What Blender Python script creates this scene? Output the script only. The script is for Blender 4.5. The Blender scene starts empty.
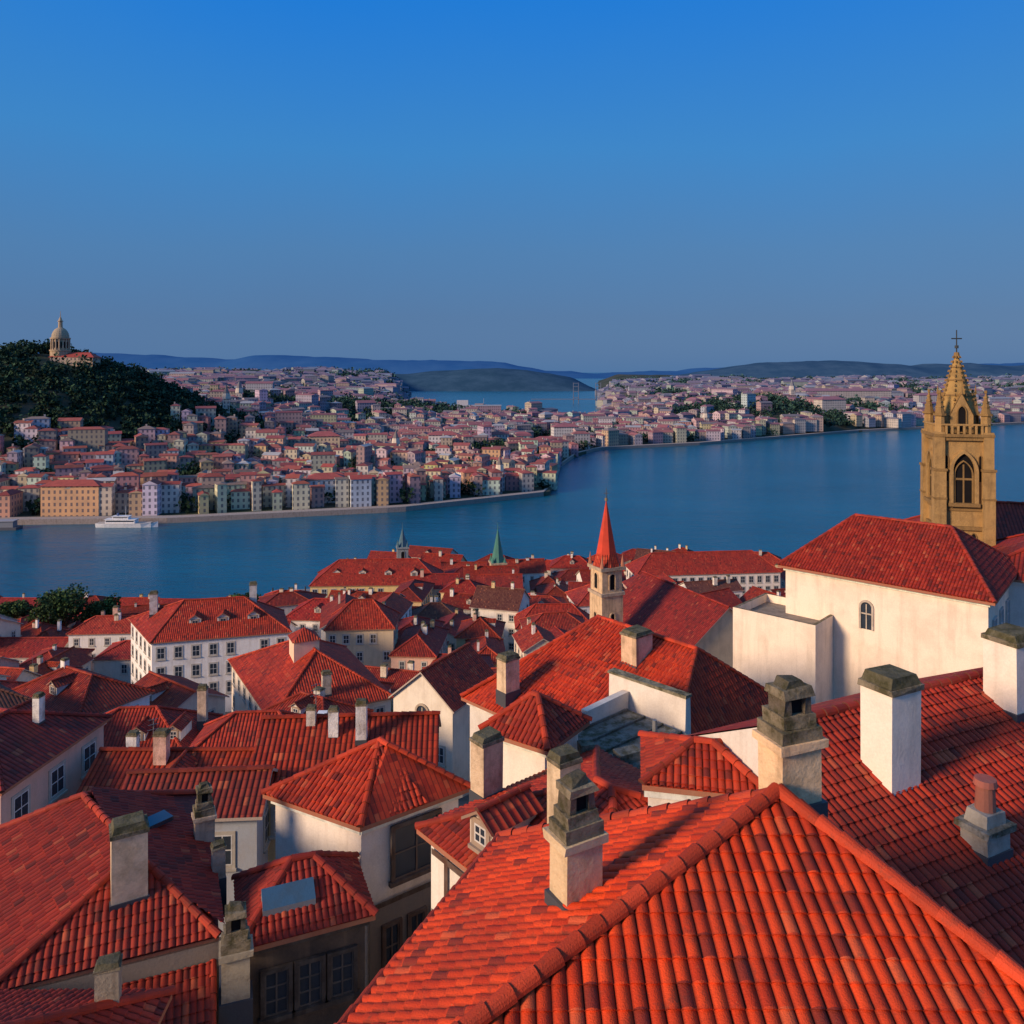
import bpy, bmesh, math, random
import numpy as np
from mathutils import Vector, noise
R=random.Random(7)
DATUM=80.0   # hilltop eye level above river, all z below are relative to it
def col(o): bpy.context.scene.collection.objects.link(o)
# ---------------------------------------------------------------- materials
def newmat(name):
    m=bpy.data.materials.new(name); m.use_nodes=True
    nt=m.node_tree; b=nt.nodes['Principled BSDF']; return m,nt,b
def N(nt,t,**k):
    n=nt.nodes.new(t)
    for a,v in k.items(): setattr(n,a,v)
    return n
def setin(nt,sock,v):
    if hasattr(v,'is_output') : nt.links.new(v,sock)
    else: sock.default_value=v
def M(nt,op,a,b=None,c=None):
    n=N(nt,'ShaderNodeMath',operation=op); setin(nt,n.inputs[0],a)
    if b is not None: setin(nt,n.inputs[1],b)
    if c is not None: setin(nt,n.inputs[2],c)
    return n.outputs[0]
def MIX(nt,f,a,b,blend='MIX'):
    n=N(nt,'ShaderNodeMix',data_type='RGBA',blend_type=blend)
    setin(nt,n.inputs[0],f); setin(nt,n.inputs[6],a); setin(nt,n.inputs[7],b); return n.outputs[2]
def NOISE(nt,vec,scale,detail=4,rough=.55):
    n=N(nt,'ShaderNodeTexNoise'); n.inputs['Scale'].default_value=scale; n.inputs['Detail'].default_value=detail
    n.inputs['Roughness'].default_value=rough
    if vec is not None: nt.links.new(vec,n.inputs['Vector'])
    return n.outputs['Fac']
def RAMP(nt,f,a,b):
    n=N(nt,'ShaderNodeMapRange'); setin(nt,n.inputs[0],f); n.inputs[1].default_value=a; n.inputs[2].default_value=b
    return n.outputs[0]
def TINT(nt):
    n=N(nt,'ShaderNodeAttribute',attribute_name='tint'); return n.outputs['Color']
def OBJ(nt): return N(nt,'ShaderNodeTexCoord').outputs['Object']
def BUMP(nt,b,h,dist,strength=1.0):
    n=N(nt,'ShaderNodeBump'); n.inputs['Strength'].default_value=strength; n.inputs['Distance'].default_value=dist
    nt.links.new(h,n.inputs['Height']); nt.links.new(n.outputs[0],b.inputs['Normal'])
def tile_mat(name,w,l,bump):
    m,nt,b=newmat(name)
    uv=N(nt,'ShaderNodeUVMap').outputs[0]
    s=N(nt,'ShaderNodeSeparateXYZ'); nt.links.new(uv,s.inputs[0]); u,v=s.outputs[0],s.outputs[1]
    uu=M(nt,'DIVIDE',u,w); vv=M(nt,'DIVIDE',v,l)
    cu=M(nt,'FLOOR',M(nt,'ADD',uu,.5)); cv=M(nt,'FLOOR',vv)
    cb=N(nt,'ShaderNodeCombineXYZ'); nt.links.new(cu,cb.inputs[0]); nt.links.new(cv,cb.inputs[1])
    wn=N(nt,'ShaderNodeTexWhiteNoise',noise_dimensions='2D'); nt.links.new(cb.outputs[0],wn.inputs['Vector'])
    r=wn.outputs['Value']
    t=TINT(nt)
    dark=MIX(nt,1.0,t,(.66,.56,.66,1),'MULTIPLY'); lite=MIX(nt,1.0,t,(1.10,1.22,1.1,1),'MULTIPLY')
    c=MIX(nt,r,dark,lite)
    odd=M(nt,'GREATER_THAN',r,.965); c=MIX(nt,M(nt,'MULTIPLY',odd,.4),c,(.60,.17,.07,1))
    odd=M(nt,'LESS_THAN',r,.07); c=MIX(nt,M(nt,'MULTIPLY',odd,.55),c,(.10,.03,.022,1))
    o=OBJ(nt)
    st=RAMP(nt,NOISE(nt,o,.35,7,.7),.44,.70)
    c=MIX(nt,M(nt,'MULTIPLY',st,.52),c,(.12,.028,.020,1))
    sp=RAMP(nt,NOISE(nt,o,3.5,6,.75),.55,.72)
    c=MIX(nt,M(nt,'MULTIPLY',sp,.6),c,(.075,.045,.028,1))
    li=RAMP(nt,NOISE(nt,o,17,4,.6),.68,.76); c=MIX(nt,M(nt,'MULTIPLY',li,.5),c,(.34,.24,.09,1))
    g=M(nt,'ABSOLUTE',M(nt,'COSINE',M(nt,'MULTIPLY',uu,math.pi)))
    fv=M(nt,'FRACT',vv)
    groove_dirt_shade=RAMP(nt,g,.5,.0)
    c=MIX(nt,M(nt,'MULTIPLY',groove_dirt_shade,.75),c,(.035,.010,.008,1))  # groove dirt plus shade between the ribs, painted into the tile colour
    if bump:
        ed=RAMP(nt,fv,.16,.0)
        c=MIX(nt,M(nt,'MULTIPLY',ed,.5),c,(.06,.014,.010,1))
    nt.links.new(c,b.inputs['Base Color']); b.inputs['Roughness'].default_value=.6
    b.inputs['Specular IOR Level'].default_value=.2
    if bump:
        h=M(nt,'SUBTRACT',M(nt,'MULTIPLY',M(nt,'POWER',g,.7),1.0),M(nt,'MULTIPLY',fv,.5)); BUMP(nt,b,h,.09)
    else:
        BUMP(nt,b,NOISE(nt,o,40,4),.015)
    return m
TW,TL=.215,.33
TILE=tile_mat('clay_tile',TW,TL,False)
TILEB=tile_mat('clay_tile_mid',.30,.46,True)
def rough_mat(name,dirt,scale,streak=.5,rough=.9,spec=.2,bd=.02,moss=None,blot=.55):
    m,nt,b=newmat(name); o=OBJ(nt); c=TINT(nt)
    a=RAMP(nt,NOISE(nt,o,scale,7,.65),.45,.78)
    c=MIX(nt,M(nt,'MULTIPLY',a,blot),c,dirt)
    mp=N(nt,'ShaderNodeMapping'); mp.inputs['Scale'].default_value=(2.2,2.2,.22); nt.links.new(o,mp.inputs[0])
    s=RAMP(nt,NOISE(nt,mp.outputs[0],1.0,6,.6),.5,.75)
    c=MIX(nt,M(nt,'MULTIPLY',s,streak),c,dirt)
    if moss:
        q=RAMP(nt,NOISE(nt,o,2.6,6,.7),.45,.62); c=MIX(nt,M(nt,'MULTIPLY',q,.8),c,moss)
    f=NOISE(nt,o,14,5,.7)
    c=MIX(nt,.28,c,MIX(nt,f,(.3,.3,.3,1),(1.7,1.7,1.7,1)),'MULTIPLY')
    nt.links.new(c,b.inputs['Base Color']); b.inputs['Roughness'].default_value=rough; b.inputs['Specular IOR Level'].default_value=spec
    BUMP(nt,b,NOISE(nt,o,9,8,.7),bd); return m
WALL=rough_mat('limewashed_wall',(.34,.24,.16,1),.5,.28,bd=.015,blot=.38)
PLAST=rough_mat('stained_plaster',(.14,.09,.05,1),1.4,.62,bd=.05,blot=.75)
STONE=rough_mat('weathered_stone',(.10,.065,.035,1),1.3,.5,bd=.06)
MOSSY=rough_mat('mossy_stone',(.045,.038,.028,1),2.,.6,bd=.12,moss=(.060,.055,.016,1))
PAINT=rough_mat('old_paint',(.2,.18,.16,1),2,.3,rough=.6,bd=.005)
LEAD=rough_mat('lead_copper',(.06,.08,.09,1),2,.4,rough=.5,bd=.01)
def simple(name,c,rough=.5,spec=.5):
    m,nt,b=newmat(name); b.inputs['Roughness'].default_value=rough; b.inputs['Specular IOR Level'].default_value=spec
    o=OBJ(nt); f=NOISE(nt,o,1.2,4)
    x=MIX(nt,f,tuple(k*.6 for k in c)+(1,),tuple(k*1.4 for k in c)+(1,)); nt.links.new(x,b.inputs['Base Color']); return m
GLASS=simple('window_glass',(.03,.04,.055),.08,.9)
VOID=simple('dark_opening',(.012,.011,.012),.9,.1)
def far_wall():
    m,nt,b=newmat('far_facade'); uv=N(nt,'ShaderNodeUVMap').outputs[0]
    s=N(nt,'ShaderNodeSeparateXYZ'); nt.links.new(uv,s.inputs[0])
    fu=M(nt,'FRACT',M(nt,'DIVIDE',s.outputs[0],2.9)); fv=M(nt,'FRACT',M(nt,'DIVIDE',s.outputs[1],3.3))
    a=M(nt,'LESS_THAN',M(nt,'ABSOLUTE',M(nt,'SUBTRACT',fu,.5)),.2); d=M(nt,'LESS_THAN',M(nt,'ABSOLUTE',M(nt,'SUBTRACT',fv,.5)),.28)
    k=M(nt,'MULTIPLY',M(nt,'MULTIPLY',a,d),.8)
    t=TINT(nt); o=OBJ(nt)
    t=MIX(nt,M(nt,'MULTIPLY',RAMP(nt,NOISE(nt,o,.15,6),.45,.8),.4),t,(.2,.15,.13,1))
    c=MIX(nt,k,t,(.055,.065,.10,1)); nt.links.new(c,b.inputs['Base Color']); b.inputs['Roughness'].default_value=.85; return m
FARW=far_wall()
def far_roof():
    m,nt,b=newmat('far_roof'); o=OBJ(nt); t=TINT(nt)
    c=MIX(nt,NOISE(nt,o,.4,6,.7),MIX(nt,1.,t,(.45,.45,.5,1),'MULTIPLY'),MIX(nt,1.,t,(1.5,1.5,1.4,1),'MULTIPLY'))
    nt.links.new(c,b.inputs['Base Color']); b.inputs['Roughness'].default_value=.85; return m
FARR=far_roof()
def foliage():
    m,nt,b=newmat('foliage'); o=OBJ(nt); t=TINT(nt)
    c=MIX(nt,RAMP(nt,NOISE(nt,o,.25,5,.7),.35,.65),MIX(nt,1.,t,(.4,.45,.6,1),'MULTIPLY'),MIX(nt,1.,t,(1.5,1.5,1.1,1),'MULTIPLY'))
    nt.links.new(c,b.inputs['Base Color']); b.inputs['Roughness'].default_value=.8; b.inputs['Specular IOR Level'].default_value=.15; return m
LEAF=foliage()
BARK=simple('bark',(.06,.045,.035),.9,.1)
def ground_mat(name,c1,c2,s1):
    m,nt,b=newmat(name); o=OBJ(nt)
    f=RAMP(nt,NOISE(nt,o,s1,8,.65),.38,.62); c=MIX(nt,f,c1+(1,),c2+(1,))
    c=MIX(nt,.5,c,MIX(nt,NOISE(nt,o,s1*25,5,.7),(.3,.3,.3,1),(1.7,1.7,1.7,1)),'MULTIPLY')
    nt.links.new(c,b.inputs['Base Color']); b.inputs['Roughness'].default_value=.95; b.inputs['Specular IOR Level'].default_value=.1
    BUMP(nt,b,NOISE(nt,o,s1*30,6),.05); return m
GROUND=ground_mat('street_ground',(.10,.085,.075),(.17,.15,.135),.15)
FARG=ground_mat('far_ground',(.030,.050,.032),(.09,.085,.065),.012)
# ---------------------------------------------------------------- mesh builder
class MB:
    def __init__(s): s.v=[];s.f=[];s.m=[];s.c=[];s.uv=[];s.mats=[]
    def mi(s,m):
        if m not in s.mats: s.mats.append(m)
        return s.mats.index(m)
    def face(s,p,mat,tint=(1,1,1),uv=None):
        b=len(s.v); s.v.extend([tuple(q) for q in p]); s.f.append(tuple(range(b,b+len(p)))); s.m.append(s.mi(mat)); s.c.append(tuple(tint[:3]))
        if uv is None:
            a=Vector(p[0]);d=Vector(p[1])-a; d.z=0
            if d.length<1e-6: d=Vector(p[2])-a; d.z=0
            if d.length<1e-6: d=Vector((1,0,0))
            d.normalize(); uv=[((Vector(q)-a).dot(d),q[2]-a.z) for q in p]
        s.uv.extend(uv)
    def roofface(s,p,mat,tint):
        P=[Vector(q) for q in p]; n=(P[1]-P[0]).cross(P[-1]-P[0]); 
        if n.z<0:n=-n
        n.normalize(); e=Vector((0,0,1)).cross(n)
        if e.length<1e-4: e=Vector((1,0,0))
        e.normalize(); v=n.cross(e)
        s.face(p,mat,tint,[(q.dot(e),q.dot(v)) for q in P])
    def box(s,c,d,rot,mat,tint=(1,1,1),j=0.0,taper=1.0):
        ca,sa=math.cos(rot),math.sin(rot); pts=[]
        for k,(z,t) in enumerate(((0,1),(d[2],taper))):
            for sx,sy in ((-1,-1),(1,-1),(1,1),(-1,1)):
                x=sx*d[0]/2*t+R.uniform(-j,j); y=sy*d[1]/2*t+R.uniform(-j,j)
                pts.append((c[0]+x*ca-y*sa,c[1]+x*sa+y*ca,c[2]+z+R.uniform(-j,j)))
        for q in ((3,2,1,0),(4,5,6,7),(0,1,5,4),(1,2,6,5),(2,3,7,6),(3,0,4,7)):
            s.face([pts[i] for i in q],mat,tint)
    def prism(s,cx,cy,z0,z1,r0,r1,n,rot,mat,tint=(1,1,1)):
        a=[rot+2*math.pi*i/n for i in range(n)]
        lo=[(cx+r0*math.cos(t),cy+r0*math.sin(t),z0) for t in a]; hi=[(cx+r1*math.cos(t),cy+r1*math.sin(t),z1) for t in a]
        for i in range(n):
            k=(i+1)%n
            if r1<1e-3: s.face([lo[i],lo[k],hi[i]],mat,tint)
            else: s.face([lo[i],lo[k],hi[k],hi[i]],mat,tint)
        if r1>=1e-3: s.face(hi,mat,tint)
        s.face(lo[::-1],mat,tint)
    def obj(s,name,parent=None,zoff=True):
        me=bpy.data.meshes.new(name); me.from_pydata(s.v,[],s.f)
        for m in s.mats: me.materials.append(m)
        me.polygons.foreach_set('material_index',s.m)
        u=me.uv_layers.new(name='UVMap'); u.data.foreach_set('uv',np.array(s.uv,dtype=np.float32).ravel())
        a=me.attributes.new('tint','FLOAT_VECTOR','FACE'); a.data.foreach_set('vector',np.array(s.c,dtype=np.float32).ravel())
        me.update(); o=bpy.data.objects.new(name,me); col(o)
        if parent: o.parent=parent
        elif zoff: o.location.z=DATUM
        return o
def tiles(poly,tint,parent,w=TW,l=TL,A=.06,step=.035,seg=8,lift=.02):
    P=[Vector(p) for p in poly]; n=Vector((0,0,0))
    for i in range(len(P)): n+=P[i].cross(P[(i+1)%len(P)])
    if n.z<0:n=-n
    n.normalize(); e=Vector((0,0,1)).cross(n).normalized(); v=n.cross(e); o=sum(P,Vector())/len(P)
    U=[(p).dot(e) for p in P]; V=[(p).dot(v) for p in P]
    i0,i1=math.floor(min(U)/w)-1,math.ceil(max(U)/w)+1; j0,j1=math.floor(min(V)/l)-1,math.ceil(max(V)/l)+1
    us=np.arange(i0*seg,i1*seg+1)/seg*w
    fr=np.array([0.0,.5,.975]); vs=(np.arange(j0,j1)[:,None]+fr[None,:]).ravel()*l
    fv=np.tile(fr,j1-j0)
    prof=A*np.abs(np.cos(np.pi*us/w))**.7
    ci=np.floor(us/w+.5).astype(int)-i0+1; rj=np.repeat(np.arange(j1-j0),3)
    rs=np.random.RandomState(R.randint(0,9999)); jit=rs.uniform(-.010,.010,(j1-j0,i1-i0+4)); ju=rs.uniform(-.012,.012,(j1-j0,i1-i0+4)); 
    Hh=prof[None,:]+(step*(1-fv))[:,None]+jit[rj][:,ci]+lift
    Hh+=.025*np.sin(us*.9+rs.uniform(0,6))[None,:]*np.sin(vs*.7+rs.uniform(0,6))[:,None]   # sagging roof plane
    on=o.dot(n)
    UU=us[None,:]+ju[rj][:,ci]*(prof[None,:]>A*.3); VV=vs[:,None]+0*us[None,:]-.04*(np.abs(np.cos(np.pi*us/w)))[None,:]*(fv==0)[:,None]
    E,Vv,Nn=np.array(e),np.array(v),np.array(n)
    co=UU[...,None]*E+VV[...,None]*Vv+(on+Hh)[...,None]*Nn
    nr,nc=Hh.shape; co=co.reshape(-1,3)
    idx=np.arange(nr*nc).reshape(nr,nc)
    F=np.stack([idx[:-1,:-1],idx[:-1,1:],idx[1:,1:],idx[1:,:-1]],-1).reshape(-1,4)
    me=bpy.data.meshes.new('roof_tiles'); me.from_pydata(co.tolist(),[],F.tolist())
    bm=bmesh.new(); bm.from_mesh(me)
    ctr=o
    for i in range(len(P)):
        a,b=P[i],P[(i+1)%len(P)]; d=(b-a)
        if d.length<1e-4: continue
        pn=d.cross(n).normalized()
        if (ctr-a).dot(pn)>0: pn=-pn
        bmesh.ops.bisect_plane(bm,geom=bm.verts[:]+bm.edges[:]+bm.faces[:],plane_co=a,plane_no=pn,clear_outer=True,clear_inner=False)
    bm.to_mesh(me); bm.free()
    me.materials.append(TILE)
    c=np.zeros(len(me.vertices)*3,dtype=np.float32); me.vertices.foreach_get('co',c); c=c.reshape(-1,3)
    li=np.zeros(len(me.loops),dtype=np.int32); me.loops.foreach_get('vertex_index',li)
    uv=np.stack([c@E,c@Vv],-1)[li]
    for x in list(me.uv_layers): me.uv_layers.remove(x)
    ul=me.uv_layers.new(name='UVMap'); ul.data.foreach_set('uv',uv.astype(np.float32).ravel())
    a=me.attributes.new('tint','FLOAT_VECTOR','FACE'); a.data.foreach_set('vector',np.tile(np.array(tint[:3],dtype=np.float32),len(me.polygons)))
    ob=bpy.data.objects.new('roof_tiles',me); col(ob); ob.parent=parent
    return ob
def caps(mb,p,q,r=.14,seg=.42,tint=(.5,.07,.03),mat=None,lift=.03,n=6):
    p,q=Vector(p),Vector(q); d=q-p; L=d.length
    if L<.1: return
    d.normalize(); s=d.cross(Vector((0,0,1))).normalized(); up=s.cross(d); k=max(1,int(L/seg)); mat=mat or TILE
    for i in range(k):
        w0=s*R.uniform(-.015,.015)
        a=p+d*(L*i/k)+up*lift+w0; b=p+d*(L*(i+1.12)/k)+up*(lift-.01)+w0
        j=R.uniform(.6,1.1); t=(tint[0]*j,tint[1]*j,tint[2]*j)
        ra,rb=r,r*.82
        A=[a+s*ra*math.cos(x)+up*ra*math.sin(x) for x in [math.pi*m/n for m in range(n+1)]]
        B=[b+s*rb*math.cos(x)+up*rb*math.sin(x) for x in [math.pi*m/n for m in range(n+1)]]
        for m in range(n): mb.face([A[m],B[m],B[m+1],A[m+1]],mat,t,[(0,.1)]*4)
        mb.face(A,mat,(.12,.04,.03),[(0,.1)]*len(A))
# ---------------------------------------------------------------- windows, arches, chimneys
def window(mb,c,t,n,w,h,near=False,ft=(.75,.73,.7),st=(.5,.45,.38),rows=(.5,)):
    c,t,n=Vector(c),Vector(t),Vector(n); up=Vector((0,0,1))
    def q(u0,u1,v0,v1,d,mat,tt): mb.face([c+t*u0+up*v0+n*d,c+t*u1+up*v0+n*d,c+t*u1+up*v1+n*d,c+t*u0+up*v1+n*d],mat,tt)
    def bar(u0,u1,v0,v1,d0,d1,mat,tt):
        a=[c+t*u+up*v+n*d for d in (d0,d1) for (u,v) in ((u0,v0),(u1,v0),(u1,v1),(u0,v1))]
        for f in ((4,5,6,7),(0,1,5,4),(1,2,6,5),(2,3,7,6),(3,0,4,7)): mb.face([a[i] for i in f],mat,tt)
    if near:
        s=.13
        bar(-w/2-s,-w/2,-s,h+s,0,.12,PAINT,st); bar(w/2,w/2+s,-s,h+s,0,.12,PAINT,st)
        bar(-w/2,w/2,h,h+s,0,.12,PAINT,st); bar(-w/2-s-.08,w/2+s+.08,-s-.03,0,0,.2,PAINT,st)
        q(-w/2,w/2,0,h,.015,GLASS,ft)
        f=.055
        for u in (-w/2+f/2,-w*.0,w/2-f/2): bar(u-f/2,u+f/2,0,h,.02,.07,PAINT,ft)
        for v in (f/2,)+tuple(h*r for r in rows)+(h-f/2,): bar(-w/2,w/2,v-f*.4,v+f*.4,.02,.062,PAINT,ft)
    else:
        s=.16
        bar(-w/2-s,w/2+s,-s,h+s,0,.05,PAINT,st)
        q(-w/2,w/2,0,h,.055,PAINT,ft)
        f=.06
        for a,b in ((-w/2+f,-f/2),(f/2,w/2-f)):
            q(a,b,f,h*.5-f/2,.06,GLASS,ft); q(a,b,h*.5+f/2,h-f,.06,GLASS,ft)
        bar(-w/2-s-.06,w/2+s+.06,-s-.12,-s,0,.14,PAINT,st)
def archpts(w,h,pointed,k=7):
    p=[(-w/2,0)]
    if pointed:
        rise=w*.866; s=h-rise
        for i in range(k+1):
            a=math.pi-math.pi/3*i/k; p.append((w/2+w*math.cos(a),s+w*math.sin(a)))
        for i in range(k-1,-1,-1):
            a=math.pi/3*i/k; p.append((-w/2+w*math.cos(a),s+w*math.sin(a)))
    else:
        s=h-w/2
        for i in range(2*k+1):
            a=math.pi-math.pi*i/(2*k); p.append((w/2*math.cos(a),s+w/2*math.sin(a)))
    p.append((w/2,0)); return p
def arch(mb,c,t,n,w,h,pointed=True,f=.2,depth=.15,mat=None,tint=(.5,.4,.3),pane=None,mull=False):
    c,t,n=Vector(c),Vector(t),Vector(n); up=Vector((0,0,1)); mat=mat or STONE; pane=pane or VOID
    I=archpts(w,h,pointed); O=archpts(w+2*f,h+f,pointed)
    P=lambda q,d: c+t*q[0]+up*q[1]+n*d
    for i in range(len(I)-1):
        mb.face([P(O[i],depth),P(I[i],depth),P(I[i+1],depth),P(O[i+1],depth)][::-1],mat,tint)
        mb.face([P(I[i],depth),P(I[i],.01),P(I[i+1],.01),P(I[i+1],depth)],mat,tint)
        mb.face([P(O[i],depth),P(O[i],0),P(O[i+1],0),P(O[i+1],depth)],mat,tint)
    mb.face([P(q,.012) for q in I],pane)
    if mull:
        a=.05*w
        mb.face([P((-a,0),.06),P((a,0),.06),P((a,h*.93),.06),P((-a,h*.93),.06)],mat,tint)
        mb.face([P((-w/2,h*.55),.055),P((w/2,h*.55),.055),P((w/2,h*.6),.055),P((-w/2,h*.6),.055)],mat,tint)
def chimney(mb,x,y,zb,zt,w,rot=.3,tint=(.62,.52,.40),style=0,d=None,mat=None):
    h=zt-zb; d=d or w*.8; mat=mat or PLAST
    cr=(.33,.27,.18)
    mb.box((x,y,zb-1.2),(w*1.10,d*1.10,1.40),rot,LEAD,(.07,.07,.08),.01)
    if style==0:
        mb.box((x,y,zb),(w*.92,d*.92,h*.50),rot,mat,tint,.015)
        mb.box((x,y,zb+h*.50),(w*1.12,d*1.12,h*.06),rot,STONE,tint,.02)
        mb.box((x,y,zb+h*.56),(w*.96,d*.96,h*.10),rot,MOSSY,cr,.02)
        mb.box((x,y,zb+h*.66),(w*.78,d*.78,h*.09),rot,MOSSY,cr,.025)
        for s in (-1,1):
            ca,sa=math.cos(rot),math.sin(rot); mb.box((x+ca*s*w*.24,y+sa*s*w*.24,zb+h*.75),(w*.16,d*.62,h*.14),rot,MOSSY,(.2,.16,.12),.015)
        mb.box((x,y,zb+h*.75),(w*.3,d*.4,h*.12),rot,VOID)
        mb.box((x,y,zb+h*.89),(w*.74,d*.80,h*.06),rot,MOSSY,cr,.03,.9)
        mb.box((x,y,zb+h*.95),(w*.5,d*.5,h*.05),rot,MOSSY,(.15,.13,.09),.03,.7)
    elif style==1:
        mb.box((x,y,zb),(w,d,h*.87),rot,mat,tint,.015)
        mb.box((x,y,zb+h*.87),(w*1.10,d*1.10,h*.05),rot,MOSSY,cr,.015)
        mb.box((x,y,zb+h*.92),(w*1.0,d*1.0,h*.08),rot,MOSSY,(.17,.15,.09),.03,.86)
    else:
        mb.box((x,y,zb),(w,d,h*.36),rot,PLAST,(.42,.38,.33),.02)
        mb.box((x,y,zb+h*.36),(w*1.25,d*1.25,h*.07),rot,MOSSY,(.4,.36,.3),.02)
        mb.box((x,y,zb+h*.43),(w*.85,d*.85,h*.17),rot,STONE,(.45,.4,.33),.02,.9)
        mb.prism(x,y,zb+h*.60,zb+h*.92,w*.27,w*.24,14,0,WALL,(.36,.10,.07))
        mb.prism(x,y,zb+h*.92,zb+h,w*.31,w*.28,14,0,WALL,(.46,.11,.08))
# ---------------------------------------------------------------- terrain functions
def sm(a,b,x): t=min(1,max(0,(x-a)/(b-a))); return t*t*(3-2*t)
def lerp_pts(P,x):
    if x<=P[0][0]: return P[0][1]
    for (a,b),(c,d) in zip(P,P[1:]):
        if x<=c: return b+(d-b)*(x-a)/(c-a)
    return P[-1][1]
PROF=[(-80,-20),(0,-20),(15,-21),(25,-23.5),(40,-29),(60,-37),(100,-49),(150,-61),(200,-69),(250,-75.5),(281,-77.6)]
def nshore(x): return 272+24*sm(-80,-30,x)
def gz(x,y): return lerp_pts(PROF,y*281/nshore(x))+8*sm(12,40,x)*sm(110,60,y)
def inset(C,d):
    n=len(C); out=[]
    for i in range(n):
        a,b,c=Vector(C[i-1]),Vector(C[i]),Vector(C[(i+1)%n])
        d1=(b-a).normalized(); d2=(c-b).normalized(); n1=Vector((-d1.y,d1.x)); n2=Vector((-d2.y,d2.x))
        k=1+n1.dot(n2); out.append(b+(n1+n2)*(d/max(k,.3)))
    return out
EXC=[]
RT=(.58,.054,.020)
def house(name,C,ze,zr,kind='hip',ridge=None,wt=(.72,.66,.58),rt=RT,ov=.35,near=False,win=True,ft=(.7,.68,.65),st=(.5,.45,.38),winw=.95,winh=1.5,wcols=None,skipwin=(),cap_near=False,matw=None,storey=3.1,top=1.0):
    C=[Vector(c[:2]) for c in C]
    if ridge is None:
        l01=(C[1]-C[0]).length+(C[3]-C[2]).length; l12=(C[2]-C[1]).length+(C[0]-C[3]).length
        if l12>l01: C=C[1:]+C[:1]; l01,l12=l12,l01
        m0=(C[3]+C[0])/2; m1=(C[1]+C[2])/2
        if kind=='hip':
            k=min(.46,(l12/4)/((m1-m0).length)); r0=m0.lerp(m1,k); r1=m1.lerp(m0,k)
        else: r0,r1=m0,m1
    else: r0,r1=Vector(ridge[0]),Vector(ridge[1])
    cen=sum(C,Vector((0,0)))/4; g=gz(cen.x,cen.y)-3
    rad=max((c-cen).length for c in C); EXC.append((cen.x,cen.y,rad*.8))
    mb=MB(); V3=lambda p,z: Vector((p.x,p.y,z))
    c=[V3(p,ze) for p in C]; a=V3(r0,zr); b=V3(r1,zr)
    faces=[[c[0],c[1],b,a],[c[2],c[3],a,b]]
    if kind=='hip': faces+=[[c[1],c[2],b],[c[3],c[0],a]]
    th=Vector((0,0,.16))
    for f in faces:
        mb.roofface(f,TILEB if not near else TILE,rt)
        mb.face([p-th for p in f][::-1],WALL,(.3,.2,.14))
        e=[(0,1)]
        if kind!='hip': e+=[(1,2),(3,0)]
        for i,j in e: mb.face([f[i]-th,f[j]-th,f[j],f[i]],WALL,(.38,.14,.08) if kind=='hip' else (.5,.4,.33))
    cs=.42 if (near or cap_near) else 1.2
    edges=[(a,b)]+([(c[0],a),(c[3],a),(c[1],b),(c[2],b)] if kind=='hip' else [])
    for p,q in edges: caps(mb,p,q,.15 if near else .17,cs,tuple(k*1.0 for k in rt),lift=.05 if near else 0,n=6 if near else 4)
    if near and kind!='hip':
        for p,q in ((c[0],a),(c[3],a),(c[1],b),(c[2],b)): caps(mb,p,q,.12,.42,rt,lift=.03)
    W=inset(C,ov); half=((c[1]+c[0])/2-(a+b)/2); half.z=0; sl=(zr-ze)/max(half.length,.5)
    for i in range(4):
        p,q=W[i],W[(i+1)%4]; zt=ze-.05+min(.25,sl*ov*.8)
        pts=[V3(p,g),V3(q,g),V3(q,zt),V3(p,zt)]
        if kind!='hip' and i in (1,3):
            m=(p+q)/2; pts=[V3(p,g),V3(q,g),V3(q,zt),V3(m,zr-.18),V3(p,zt)]
        mb.face(pts,matw or WALL,wt)
        d=(q-p); L=d.length; d.normalize(); nn=Vector((d.y,-d.x)); mid=(p+q)/2
        if kind=='hip':   # cornice under the eaves
            t3=Vector((d.x,d.y,0)); n3=Vector((nn.x,nn.y,0)); zc=ze-.18
            pa,pb=V3(p,zc)+n3*.13-t3*.13,V3(q,zc)+n3*.13+t3*.13; dn=Vector((0,0,-.2))
            mb.face([pa+dn,pb+dn,pb,pa],PAINT,tuple(min(.8,k*1.05) for k in wt)); mb.face([pa+dn-n3*.13,pb+dn-n3*.13,pb+dn,pa+dn],PAINT,wt)
        if win and i not in skipwin and nn.dot(-mid.normalized())>-.25:
            nc=wcols.get(i) if wcols and i in wcols else max(1,int((L-.6)/2.5))
            z=ze-top-winh; zg=gz(mid.x,mid.y)+.5; row=0
            while z>zg and row<5:
                for k in range(nc):
                    if R.random()<.06 and not near: continue
                    x=p+d*(L*(k+.5)/nc)
                    window(mb,(x.x,x.y,z),(d.x,d.y,0),(nn.x,nn.y,0),winw,winh,near,ft,st)
                z-=storey; row+=1
    return mb,faces,(a,b)
def finish(name,mb,faces=None,rt=RT,near=False,**kw):
    o=mb.obj(name)
    if near:
        for f in faces: tiles(f,rt,o,**kw)
    return o
def rect(cx,cy,L,W,deg):
    r=math.radians(deg); ca,sa=math.cos(r),math.sin(r)
    return [(cx+x*ca-y*sa,cy+x*sa+y*ca) for x,y in ((-L/2,-W/2),(L/2,-W/2),(L/2,W/2),(-L/2,W/2))]
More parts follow.
